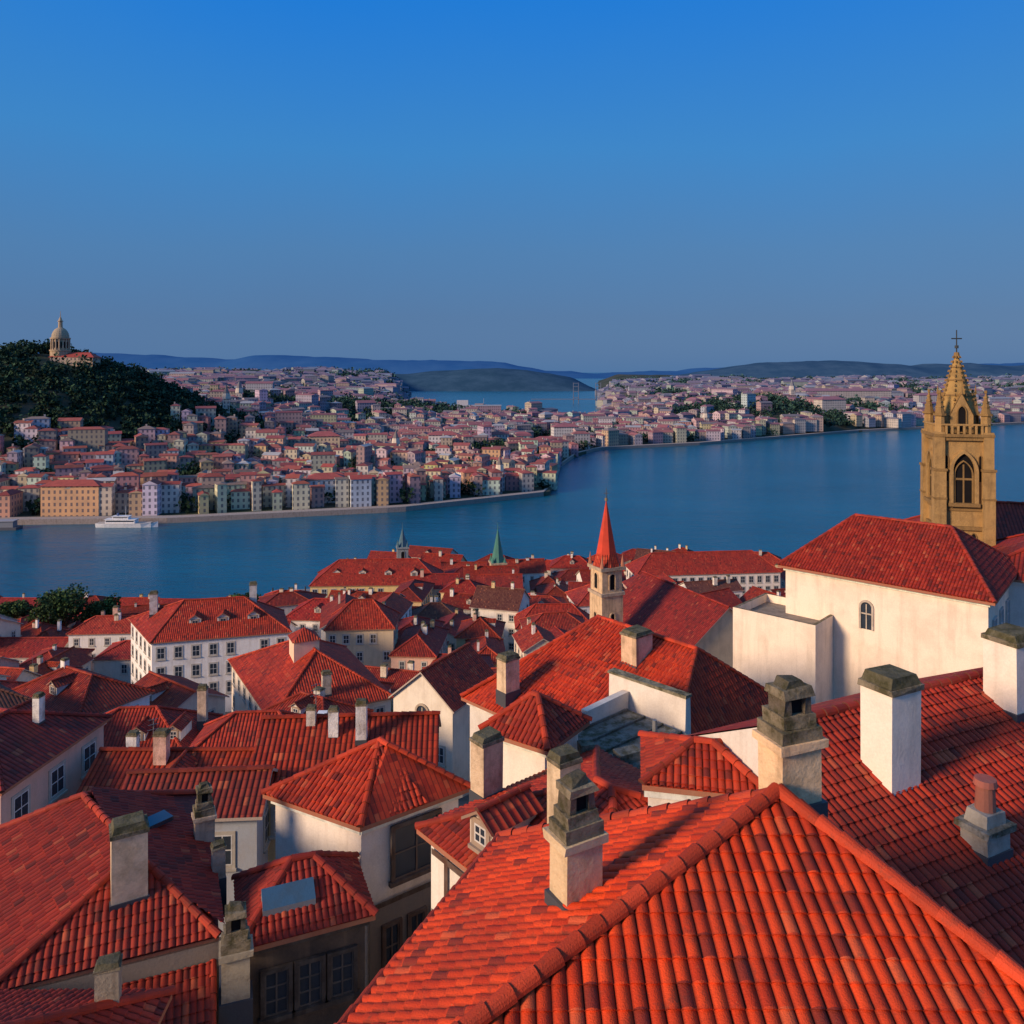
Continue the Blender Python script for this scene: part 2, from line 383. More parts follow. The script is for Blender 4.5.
def dormer(mb,x,y,z,ang,w=1.3,h=1.1,dp=2.2,rt=RT,wt=(.7,.66,.6)):
    t=Vector((-math.sin(ang),math.cos(ang),0)); n=Vector((math.cos(ang),math.sin(ang),0)); c=Vector((x,y,z)); up=Vector((0,0,1))
    A=[c-t*w/2,c+t*w/2]; 
    B=[p-n*dp for p in A]
    mb.face([A[0]-up*.5,A[1]-up*.5,A[1]+up*h,c+up*(h+w*.3),A[0]+up*h],WALL,wt)
    for p,q in zip(A,B): mb.face([p-up*.5,q-up*.5,q+up*h,p+up*h],WALL,wt)
    e=.2; ap=c+up*(h+w*.3+.1)+n*e; bp=ap-n*(dp+e)
    for s in (-1,1):
        p=c+t*s*(w/2+e)+up*(h-.05)+n*e
        mb.roofface([p,ap,bp,p-n*(dp+e)],TILEB,rt)
        mb.face([p-up*.1,ap-up*.1,ap,p],PAINT,(.3,.18,.12))
    caps(mb,ap,bp,.12,.4,rt,lift=0)
    window(mb,c+up*.1,t,n,w*.5,h*.75,False,(.6,.55,.5),(.35,.25,.18))
# ================================================================ NEAR BUILDINGS
rtF=(.80,.066,.014)
mb=MB()
A=Vector((4.65,14,-7.44)); D=Vector((-3.33,8.6,-9.33)); E=Vector((9.03,8.6,-9.33)); B=Vector((-.26,17.5,-10.24)); C2=Vector((-3.9,8.6,-9.55))
front=[D,E,A]; left=[D,A,B,C2]
for f in (front,left): mb.roofface(f,TILE,(.2,.03,.02))
g=-21
for p,q in ((D,E),(E,A),(A,B),(B,C2),(C2,D)):
    z=Vector((0,0,.25)); mb.face([Vector((p.x,p.y,g)),Vector((q.x,q.y,g)),q-z,p-z],WALL,(.7,.64,.56))
    mb.face([p-z,q-z,q,p],WALL,(.3,.12,.08))
u5=Vector((0,0,.05))
caps(mb,A+u5,D+u5,.15,.40,(.66,.062,.020),n=8); caps(mb,A+u5,E+u5,.15,.40,(.66,.062,.020),n=8)
caps(mb,A,B,.13,.42,(.55,.06,.024),n=8); caps(mb,B,C2,.1,.42,(.5,.05,.02))
chimney(mb,1.05,13.1,-8.75,-6.62,.74,.5,(.74,.54,.32),0)
chimney(mb,5.05,14.55,-7.95,-5.6,.92,.35,(.92,.62,.36),0)
o=mb.obj('hipped_tile_roof_house')
tiles(front,rtF,o,seg=10); tiles(left,rtF,o,seg=10)
EXC.append((2,12,9))
# roof behind on the right
mb=MB(); 
def z2(x,y): return -9.5-.5*((x-16.5)*.42-(y-25.8)*.906)
pl=[Vector((x,y,z2(x,y))) for x,y in ((9,13),(23.2,17.9),(19,27),(8.2,21.9),(6,18))]
rt2=(.52,.044,.018)
mb.roofface(pl,TILE,(.2,.03,.02))
bk=[pl[3],pl[2],pl[2]+Vector((-2.5,5.4,-3)),pl[3]+Vector((-2.5,5.4,-3))]
mb.roofface(bk,TILEB,rt2)
ring=[pl[0],pl[1],pl[2],bk[2],bk[3],pl[3],pl[4]]
for p,q in zip(ring,ring[1:]+ring[:1]):
    mb.face([Vector((p.x,p.y,-24)),Vector((q.x,q.y,-24)),q-u5,p-u5],WALL,(.7,.64,.56))
caps(mb,pl[3],pl[2],.16,.42,rt2); caps(mb,pl[3],pl[4],.14,.42,rt2); caps(mb,pl[4],pl[0],.14,.42,rt2)
chimney(mb,9.75,20.6,-10.9,-7.75,1.08,.45,(.88,.76,.63),1,.95,WALL)
chimney(mb,14.9,23.9,-10.2,-7.75,1.05,.45,(.88,.76,.63),1,1.0,WALL)
chimney(mb,11.3,19.1,-11.55,-9.75,.85,.45,(.5,.45,.4),2)
mb.box((11.15,17.95,-12.35),(.9,.8,.12),.45,GLASS)
o=mb.obj('ridge_roof_house'); tiles(pl,rt2,o,seg=6)
EXC.append((14,20,11))
# white corner house with large window
mb,f,_=house('w',[(-5.7,30),(-1.7,32.9),(-6.2,36.2),(-10.1,32.4)],-17.18,-15.45,'hip',ridge=((-5.5,33.3),(-5.1,32.9)),near=True,win=False,wt=(.88,.78,.68),ov=.3)
p,q=Vector((-5.5,30.45)),Vector((-2.2,32.85)); d=(q-p).normalized(); m=p.lerp(q,.5)
window(mb,(m.x+.06,m.y-.08,-19.75),(d.x,d.y,0),(d.y,-d.x,0),2.0,2.0,True,(.16,.10,.07),(.09,.055,.04),(.5,))
n=Vector((d.y,-d.x,0)); t=Vector((d.x,d.y,0)); c=Vector((m.x,m.y,-20.4))
mb.face([c-t*2+n*.14,c+t*2+n*.14,c+t*2+n*.14-Vector((0,0,.2)),c-t*2+n*.14-Vector((0,0,.2))],PAINT,(.08,.05,.035))
mb.face([c-t*2.02+n*.12-Vector((0,0,.2)),c+t*2.02+n*.12-Vector((0,0,.2)),c+t*2.02+n*.12-Vector((0,0,6)),c-t*2.02+n*.12-Vector((0,0,6))],WALL,(.20,.17,.15))
for k in (-1.1,0,1.1): window(mb,c+t*k+n*.13-Vector((0,0,2.6)),t,n,.6,1.6,True,(.12,.08,.06),(.10,.06,.045),(.5,))
finish('white_corner_house',mb,f,RT,True)
# long roof with central ridge
rt6=(.66,.056,.017)
mb,f,_=house('w',[(-2.8,44),(6.5,34.5),(14.8,43),(5.5,53)],-18,-14.4,'hip',ridge=((5,46.5),(9.5,41.2)),near=True,win=False,rt=rt6)
chimney(mb,-.2,42.6,-17.2,-15.1,.95,.7,(.74,.54,.35),1); chimney(mb,6.6,42.3,-15.6,-13.7,1.3,.7,(.72,.50,.32),1)
finish('large_hipped_house',mb,f,rt6,True,seg=6)
# small attic house
mb,f,_=house('w',rect(.95,32.3,3.2,3.2,-35),-14.35,-13.15,'hip',near=True,win=False,wt=(.86,.76,.64))
finish('attic_tower_house',mb,f,(.46,.045,.02),True,seg=6)
# roof terrace
mb=MB(); 
mb.box((5.0,33.5,-27),(5.2,4.2,11.4),-.85,WALL,(.6,.55,.48)); mb.box((5.0,33.5,-15.6),(5.4,4.4,.1),-.85,MOSSY,(.26,.25,.22))
for k in range(5):
    mb.box((5.0+(k-2)*.66,33.5+(k-2)*-.75,-15.5),(.08,4.2,.1),-.85,MOSSY,(.2,.19,.17))
mb.box((6.2,36.4,-16),(4.2,.4,1.7),-.78,WALL,(.82,.74,.64),.02); mb.box((6.2,36.4,-14.3),(4.3,.5,.12),-.78,MOSSY,(.35,.3,.2),.02); mb.box((4.2,35.9,-16),(.35,3.0,1.2),-.78,WALL,(.7,.64,.56),.02)
mb.box((3.0,32.2,-15.5),(.6,.5,.5),.2,MOSSY,(.3,.27,.2),.03); mb.box((4.6,31.8,-15.5),(1.0,.6,.4),.5,MOSSY,(.25,.24,.2),.03); mb.prism(6.0,33.6,-15.5,-14.7,.12,.1,8,0,LEAD,(.2,.2,.2))
mb.obj('roof_terrace'); EXC.append((5,34,4))
# dormered house
rt8=(.50,.046,.02)
mb,f,_=house('w',rect(3.0,26.0,9.0,8.6,-50),-15.3,-13.5,'hip',near=True,win=False,rt=rt8,wt=(.8,.72,.62))
dormer(mb,-.95,24.75,-14.75,math.radians(222),1.1,.75,2.0,rt8,(.6,.5,.4))
t=Vector((math.cos(math.radians(-50)),math.sin(math.radians(-50)),0)); n=Vector((t.y,-t.x,0))
for k in (-3.2,-2.0,-.8,.4):
    c=Vector((3,26,0))+t*k+n*4.0; c.z=-19.5
    mb.face([c-t*.1+n*.03,c+t*.1+n*.03,c+t*.1+n*.03+Vector((0,0,3.9)),c-t*.1+n*.03+Vector((0,0,3.9))],PAINT,(.10,.05,.035))
for z in (-16.0,-18.0):
    c=Vector((3,26,z))+n*4.0; mb.face([c-t*4+n*.04,c+t*3+n*.04,c+t*3+n*.04+Vector((0,0,.2)),c-t*4+n*.04+Vector((0,0,.2))],PAINT,(.10,.05,.035))
chimney(mb,-.9,28.6,-15.2,-12.95,.9,.7,(.68,.50,.33),1); chimney(mb,1.6,24.6,-14.2,-11.7,.8,.6,(.74,.56,.36),1)
finish('dormered_timber_house',mb,f,rt8,True,seg=7)
# low lean-to with white wall
mb,f,_=house('w',[(3.9,24.0),(7.6,23.2),(8.2,26.4),(4.4,27.2)],-12.45,-11.75,'hip',near=True,win=False,wt=(.86,.78,.68),ov=.2)
finish('low_white_annex',mb,f,RT,True,seg=6)
# left foreground roofs
rL=(.40,.038,.020)
EXC.append((-14.5,28,6))
C=[Vector((-9.3,25.4,-18)),Vector((-12.8,34,-18)),Vector((-21,30,-18)),Vector((-15.2,23,-18))]
mb=MB(); a=Vector((-12.7,27.0,-16.3)); b=Vector((-16.4,30.6,-16.3))
fs=[[C[0],C[1],b,a],[C[1],C[2],b],[C[2],C[3],a,b],[C[3],C[0],a]]
low=[Vector((-16.6,20.2,-19.7)),Vector((-8.7,23.2,-19.7)),Vector((-9.45,25.3,-18.75)),Vector((-15.4,23.05,-18.75))]
fs.append(low)
for x in fs: mb.roofface(x,TILE,(.2,.03,.02))
for p,q in list(zip(C,C[1:]+C[:1]))+[(low[0],low[1]),(low[1],low[2])]:
    mb.face([Vector((p.x,p.y,-26)),Vector((q.x,q.y,-26)),q-Vector((0,0,.1)),p-Vector((0,0,.1))],WALL,(.30,.25,.20)); mb.face([p-Vector((0,0,.15)),q-Vector((0,0,.15)),q,p],WALL,(.25,.1,.07))
for p,q in ((C[0],a),(C[3],a),(C[1],b),(C[2],b),(a,b)): caps(mb,p,q,.15,.42,(.44,.045,.022),lift=.05)
caps(mb,low[1],low[2],.12,.42,(.4,.04,.02))
chimney(mb,-12.45,26.0,-17.2,-14.6,1.05,.5,(.74,.56,.38),1)
chimney(mb,-11.7,30.4,-18.3,-15.7,.75,.5,(.6,.45,.32),0); chimney(mb,-10.5,28.6,-18.3,-16.9,.45,.5,(.5,.4,.3),1)
mb.box((-13.4,30.0,-17.0),(1.1,.7,.16),.9,GLASS)
o=mb.obj('hipped_roof_house'); 
for x in fs: tiles(x,rL,o,seg=7)
mb,f,_=house('w',[(-18,15.0),(-9.2,15.6),(-9.6,22.6),(-18.5,22.6)],-17.6,-15.9,'hip',near=True,win=False,rt=(.50,.044,.02))
chimney(mb,-10.9,21.6,-17.4,-15.9,.6,.3,(.4,.34,.26),1)
finish('corner_tile_roof_house',mb,f,(.50,.044,.02),True,seg=8)
rD=(.36,.034,.02)
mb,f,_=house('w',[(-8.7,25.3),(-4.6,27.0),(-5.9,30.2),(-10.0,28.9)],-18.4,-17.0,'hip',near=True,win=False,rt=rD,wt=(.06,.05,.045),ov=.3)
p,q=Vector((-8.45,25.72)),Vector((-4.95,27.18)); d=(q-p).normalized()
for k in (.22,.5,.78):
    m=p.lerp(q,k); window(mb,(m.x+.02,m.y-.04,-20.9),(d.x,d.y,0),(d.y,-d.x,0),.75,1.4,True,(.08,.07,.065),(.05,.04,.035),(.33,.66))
chimney(mb,-8.6,24.9,-19.6,-16.6,.9,.35,(.45,.38,.27),0)
tt=Vector((d.x,d.y,0)); nn=Vector((d.y,-d.x,0)); c=Vector((-7.35,26.45,-18.0)); 
pts=[c-tt*.85,c+tt*.85,c+tt*.85-nn*.55+Vector((0,0,.40)),c-tt*.85-nn*.55+Vector((0,0,.40))]
up=Vector((0,0,.32)); mb.face([x+up for x in pts],LEAD,(.05,.12,.20)); 
for i in range(4): mb.face([pts[i],pts[(i+1)%4],pts[(i+1)%4]+up,pts[i]+up],PAINT,(.2,.22,.25))
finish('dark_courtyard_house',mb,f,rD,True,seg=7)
# ================================================================ MIDDLE LANDMARKS
mb,f,_=house('w',rect(-16.2,41.6,7.4,4.6,4),-22.1,-20.8,'gable',rt=(.28,.036,.022),wt=(.42,.45,.5),cap_near=True)
mb.obj('brown_roof_house')
mb,f,_=house('w',[(-56.6,125),(-35.9,130.4),(-40.5,142),(-66,137.5)],-42.7,-38.2,'hip',wt=(.88,.84,.80),rt=(.54,.05,.022),winw=1.1,winh=1.7,wcols={0:8,3:5})
for k in (.3,.5,.72):
    p=Vector((-56.6,125,-42.7)).lerp(Vector((-35.9,130.4,-42.7)),k)+Vector((-.8,2.6,1.2)); dormer(mb,p.x,p.y,p.z,math.radians(-75),1.8,1.3,3)
chimney(mb,-60,134,-41,-37,1.2,.3,(.7,.65,.6),1); chimney(mb,-44,136,-40,-36,1.2,.3,(.7,.65,.6),1)
mb.obj('white_townhouse'); EXC+=[(-46,117,10),(-55,114,9),(-37,119,8)]
mb,f,_=house('w',[(-40.5,69),(-28.3,70),(-28.6,79),(-40.8,78)],-34.1,-31.2,'hip',wt=(.88,.84,.80),rt=(.46,.043,.022),cap_near=True,winw=.8,winh=1.1,wcols={0:5})
dormer(mb,-33.4,71.3,-33.2,math.radians(-90),1.4,.9,2.6,(.46,.043,.022)); dormer(mb,-30.3,71.6,-33.1,math.radians(-90),1.2,.9,2.6,(.46,.043,.022))
chimney(mb,-29.0,75,-33,-29.5,.8,.1,(.6,.45,.34),1); mb.obj('dormer_roof_house')
mb,f,_=house('w',[(-27.6,65.5),(-16.2,66.5),(-17.2,74),(-28,73)],-32.4,-29.8,'hip',wt=(.88,.86,.84),rt=(.50,.046,.022),cap_near=True,win=False)
mb.box((-16.6,68,-34),(.8,5,4.0),0,WALL,(.85,.83,.8),.03); mb.obj('white_parapet_house'); EXC+=[(-22,60,5.5),(-34,62,5.5)]
mb,f,_=house('w',[(-25.9,85.7),(-13.5,92.2),(-22.6,109),(-36.9,104)],-37.7,-33.4,'hip',ridge=None,wt=(.80,.68,.55),rt=(.60,.056,.022),cap_near=True)
mb.box((-25.2,97,-35),(3,3,2.6),.45,WALL,(.85,.6,.42)); mb.prism(-25.2,97,-32.4,-31.2,2.4,0.01,4,.45+math.pi/4,TILEB,RT)
chimney(mb,-21,90.5,-36.8,-34,1.,.4,(.6,.5,.4),1); mb.obj('pavilion_roof_house')
mb,f,_=house('w',[(-33,140),(-20.6,141),(-21,150),(-33.5,149)],-45.6,-41.6,'hip',wt=(.72,.56,.36),winw=1.,winh=1.5,wcols={0:5},rt=(.50,.048,.022)); mb.obj('beige_house'); EXC+=[(-27,133,6)]
mb,f,_=house('w',rect(-6.6,80,9,7.5,62),-31.8,-28.7,'gable',wt=(.86,.76,.62),win=False,cap_near=True)
W=Vector((-6.6,80,0)); n=Vector((-math.cos(math.radians(62)),-math.sin(math.radians(62)),0)); t=Vector((-n.y,n.x,0))
arch(mb,W+n*4.17+Vector((0,0,-34.6)),t,n,1.2,2.6,False,.2,.12,STONE,(.5,.4,.3),GLASS,True)
for s in (-2,2): window(mb,W+n*4.17+t*s+Vector((0,0,-37)),t,n,.9,1.5)
mb.obj('arched_window_house'); EXC+=[(-8.5,72,5)]
mb,f,_=house('w',rect(-39.5,237,38,15,3),-61.8,-56,'hip',wt=(.78,.56,.24),winw=1.4,winh=2,rt=(.50,.046,.025),storey=3.4); 
for k in range(4): dormer(mb,-51+k*7.5,232.6,-60.3,math.radians(-87),2,1.6,4)
mb.obj('ochre_waterfront_palace'); EXC+=[(-45,224,8),(-33,224,8)]
mb,f,_=house('w',rect(57,240,44,13,6),-59.6,-54.5,'hip',wt=(.84,.74,.66),winw=1.3,winh=1.9,rt=(.50,.046,.025)); mb.obj('white_waterfront_building')
mb,f,_=house('w',rect(9,173,17,9,2),-54.5,-50.6,'hip',wt=(.88,.84,.80),winw=1.2,winh=2.2,wcols={0:7},rt=(.50,.046,.025)); mb.obj('arcaded_white_house')
# ---- parish church with red conical spire
mb,f,_=house('w',rect(24,112.3,17,20,24),-37,-30.6,'gable',wt=(.84,.64,.40),win=False,rt=(.36,.034,.022))
sx,sy=12.9,109.5; ro=.42; PS=(.72,.50,.30)
mb.box((sx,sy,-52),(3.3,3.3,21.5),ro,STONE,PS); mb.box((sx,sy,-30.5),(3.7,3.7,.4),ro,STONE,(.55,.42,.3))
mb.box((sx,sy,-30.1),(3.1,3.1,3.0),ro,STONE,PS); mb.box((sx,sy,-27.1),(3.8,3.8,.45),ro,STONE,(.5,.38,.26))
for k in range(4):
    a=ro+k*math.pi/2; n=Vector((math.cos(a),math.sin(a),0)); t=Vector((-n.y,n.x,0))
    arch(mb,Vector((sx,sy,-29.7))+n*1.55,t,n,.8,2.1,False,.15,.1,STONE,PS)
    arch(mb,Vector((sx,sy,-34.5))+n*1.65,t,n,.6,1.6,False,.15,.1,STONE,PS)
    pp=Vector((sx,sy,0))+n*1.6+t*1.6
    mb.prism(pp.x,pp.y,-26.65,-24.9,.28,.0005,6,0,STONE,(.5,.2,.12))
mb.prism(sx,sy,-26.65,-25.0,1.95,1.42,8,.2,TILEB,(.62,.055,.02)); mb.prism(sx,sy,-25.0,-17.6,1.42,.0005,8,.2,FARR,(.58,.052,.022))
mb.prism(sx,sy,-17.9,-16.2,.08,.05,6,0,LEAD,(.1,.1,.1)); mb.box((sx,sy,-16.9),(.7,.08,.08),0,LEAD,(.1,.1,.1)); mb.prism(sx,sy,-17.9,-17.5,.2,.2,8,0,LEAD,(.3,.2,.1))
mb.obj('parish_church_with_red_spire'); EXC.append((13,109,5))
# ---- white church building on the right
CC=(.92,.76,.60)
mb,f,_=house('w',[(19.9,59.9),(30.2,50),(38.0,59.5),(27.5,69.5)],-14.6,-11.2,'hip',ridge=((26.4,61.5),(31.2,56.8)),wt=CC,win=False,rt=(.44,.04,.02),near=True,ov=.45)
W=inset([Vector((19.9,59.9)),Vector((30.2,50)),Vector((38.0,59.5)),Vector((27.5,69.5))],.45)
p=Vector((W[0].x,W[0].y,0)); q=Vector((W[1].x,W[1].y,0)); d=(q-p).normalized(); n=Vector((d.y,-d.x,0))
c=p.lerp(q,.44); c.z=-18.1; arch(mb,c,d,n,.72,1.9,False,.14,.1,STONE,(.60,.50,.4),GLASS,True)
c=p.lerp(q,.50); c.z=-22.3; arch(mb,c,d,n,.7,1.1,False,.12,.08,STONE,(.5,.42,.35),GLASS,True)
r=Vector((W[2].x,W[2].y,0)); d2=(r-q).normalized(); n2=Vector((d2.y,-d2.x,0))
for k,z in ((.18,-18.2),(.42,-18.2),(.66,-18.2),(.18,-22),(.42,-22)):
    c=q.lerp(r,k); c.z=z; window(mb,c,d2,n2,1.0,1.9,True,(.7,.7,.7),(.5,.48,.46))
finish('white_convent',mb,f,(.44,.04,.02),True,seg=4)
mb=MB()
P=[(16.4,59.4),(20.9,55.1),(24.5,59.0),(20,63.2)]
pp=[Vector((x,y,0)) for x,y in P]; cenp=sum(pp,Vector())/4
for i in range(4):
    a,b=pp[i],pp[(i+1)%4]; ht=Vector((0,0,-17.6)); ai,bi=a.lerp(cenp,.08),b.lerp(cenp,.08)
    mb.face([a+Vector((0,0,-36)),b+Vector((0,0,-36)),b+ht,a+ht],WALL,CC)
    mb.face([a+ht,b+ht,bi+ht,ai+ht],MOSSY,(.3,.24,.16)); mb.face([ai+ht,bi+ht,bi+Vector((0,0,-18.2)),ai+Vector((0,0,-18.2))],WALL,CC)
mb.face([x+Vector((0,0,-18.2)) for x in pp],STONE,(.3,.25,.2))
mb.obj('convent_annex'); EXC.append((20,59,5))
mb,f,_=house('w',rect(47,76,17,12,-20),-16.0,-12.6,'hip',wt=(.8,.62,.45),win=False,rt=(.42,.04,.022)); mb.obj('cathedral_nave')
mb,f,_=house('w',rect(40.5,62,7,14,-38),-14.9,-13.1,'hip',wt=(.8,.74,.68),rt=(.44,.04,.022),win=False); mb.obj('cloister_wing')
# ---- gothic bell tower
mb=MB(); tx,ty=38.9,70; ro=math.radians(-14); ST=(.44,.27,.105); SD=(.30,.18,.068)
w=3.8
mb.box((tx,ty,-36),(w,w,30.0),ro,STONE,ST)
def crn(a,r): return Vector((tx+r*math.cos(ro+a),ty+r*math.sin(ro+a),0))
for z,e,h in ((-13.6,.5,.3),(-6.0,.55,.3),(-5.7,.85,.25),(-12.0,.22,.2)): mb.box((tx,ty,z),(w+e,w+e,h),ro,STONE,SD)
for k in range(4):
    c=crn(math.pi/4+k*math.pi/2,w*.70)
    mb.box((c.x,c.y,-30),(.95,.95,21.5),ro,STONE,ST); mb.box((c.x,c.y,-8.5),(.78,.78,3.2),ro,STONE,ST)
    mb.box((c.x,c.y,-8.6),(1.1,1.1,.2),ro,STONE,SD); mb.box((c.x,c.y,-11.0),(1.05,1.05,.15),ro,STONE,SD)
    c=crn(math.pi/4+k*math.pi/2,w*.66)
    mb.prism(c.x,c.y,-5.45,-3.9,.42,.38,8,ro,STONE,ST); mb.prism(c.x,c.y,-3.9,-3.72,.55,.55,8,ro,STONE,SD); mb.prism(c.x,c.y,-3.72,-1.7,.40,.0005,8,ro,STONE,SD)
    mb.prism(c.x,c.y,-1.98,-1.74,.12,.12,6,ro,STONE,SD)
    for zz in (-3.2,-2.8,-2.4): rr=.40*(1-(zz+3.7)/2); mb.prism(c.x,c.y,zz,zz+.14,rr+.09,rr+.03,4,ro,STONE,SD)
    a=ro+k*math.pi/2; n=Vector((math.cos(a),math.sin(a),0)); t=Vector((-n.y,n.x,0)); b=Vector((tx,ty,0))+n*(w/2)
    arch(mb,b+Vector((0,0,-11.3)),t,n,1.65,4.2,True,.3,.30,STONE,ST)
    arch(mb,b+Vector((0,0,-11.3))+n*.02,t,n,1.3,3.5,True,.12,.14,STONE,SD,VOID,True)
    mb.box(tuple(b+n*.2+Vector((0,0,-11.6))),(.5,2.4,.3),a,STONE,SD)
    for s in (-1,1):
        bb=b+t*s*1.30; arch(mb,bb+Vector((0,0,-9.5)),t,n,.2,2.2,True,.07,.08,STONE,SD)
        bb=b+t*s*.8; arch(mb,bb+Vector((0,0,-15.5)),t,n,.35,1.6,True,.08,.08,STONE,SD)
    for q_ in range(-3,4):
        bb=b+t*(q_*.46)+n*.28; mb.box((bb.x,bb.y,-5.45),(.14,.16,.75),a,STONE,ST)
    bb=b+n*.28; mb.box((bb.x,bb.y,-4.72),(.2,3.6,.14),a,STONE,ST)
    g0=Vector((tx,ty,0))+n*1.5
    mb.face([g0-t*.9+Vector((0,0,-5.4)),g0+t*.9+Vector((0,0,-5.4)),g0+t*.9+Vector((0,0,-3.9)),g0+Vector((0,0,-2.0)),g0-t*.9+Vector((0,0,-3.9))],STONE,ST)
    for s in (-1,1): mb.face([g0+t*.95*s+Vector((0,0,-3.9)),g0+Vector((0,0,-1.95)),Vector((tx,ty,-2.0)),Vector((tx,ty,-3.9))+t*.9*s],STONE,SD)
    arch(mb,g0+Vector((0,0,-5.3)),t,n,.6,2.2,True,.1,.1,STONE,SD)
    mb.prism(g0.x,g0.y,-2.1,-1.2,.12,.0005,6,0,STONE,SD)
mb.prism(tx,ty,-5.4,-3.6,1.62,1.5,8,ro+.39,STONE,ST); mb.prism(tx,ty,-3.6,1.3,1.5,.13,8,ro+.39,STONE,(.42,.26,.09))
for k in range(8):
    a=ro+.39+k*math.pi/4
    for i in range(12):
        f=(i+.4)/12; r=1.5+(.13-1.5)*f+.05; z=-3.6+4.9*f
        mb.box((tx+r*math.cos(a),ty+r*math.sin(a),z),(.26,.13,.18),a,STONE,SD,.02,.5)
for f in (.28,.55,.78): 
    r=1.5+(.13-1.5)*f; mb.prism(tx,ty,-3.6+4.9*f,-3.6+4.9*f+.14,r+.09,r+.06,8,ro+.39,STONE,SD)
mb.prism(tx,ty,1.2,1.55,.26,.2,8,0,STONE,SD); mb.prism(tx,ty,1.55,3.5,.06,.05,6,0,LEAD,(.03,.03,.03)); mb.box((tx,ty,2.7),(.9,.09,.1),0,LEAD,(.03,.03,.03)); mb.prism(tx,ty,1.9,2.15,.16,.16,8,0,LEAD,(.05,.05,.05))
mb.obj('gothic_bell_tower')
def small_tower(name,x,y,zb,w,zt,zs,tint,sp,n=8):
    mb=MB(); mb.box((x,y,zb),(w,w,zt-zb),.2,STONE,tint); mb.box((x,y,zt),(w*1.15,w*1.15,.5),.2,STONE,tint)
    for k in range(4):
        a=.2+k*math.pi/2; nn=Vector((math.cos(a),math.sin(a),0)); arch(mb,Vector((x,y,zt-3.2))+nn*w/2,(-nn.y,nn.x,0),nn,w*.3,2.4,False,.2,.12,STONE,tint)
        c=(x+w*.5*math.cos(a+.785)*1.2,y+w*.5*math.sin(a+.785)*1.2); mb.prism(c[0],c[1],zt+.5,zt+2.4,.45,.0005,6,0,LEAD,sp)
    mb.prism(x,y,zt+.5,zt+(zs-zt)*.35,w*.5,w*.32,n,.2,LEAD,sp); mb.prism(x,y,zt+(zs-zt)*.35,zs,w*.32,.0005,n,.2,LEAD,sp); mb.prism(x,y,zs-.3,zs+1.5,.09,.06,5,0,LEAD,sp); mb.obj(name)
small_tower('green_spire_church_tower',-4.2,236,-76,4.2,-57.0,-46.5,(.55,.40,.26),(.07,.22,.17))
small_tower('slate_spire_tower',-34.5,252,-76,3.4,-56,-49.5,(.3,.33,.34),(.08,.16,.20))
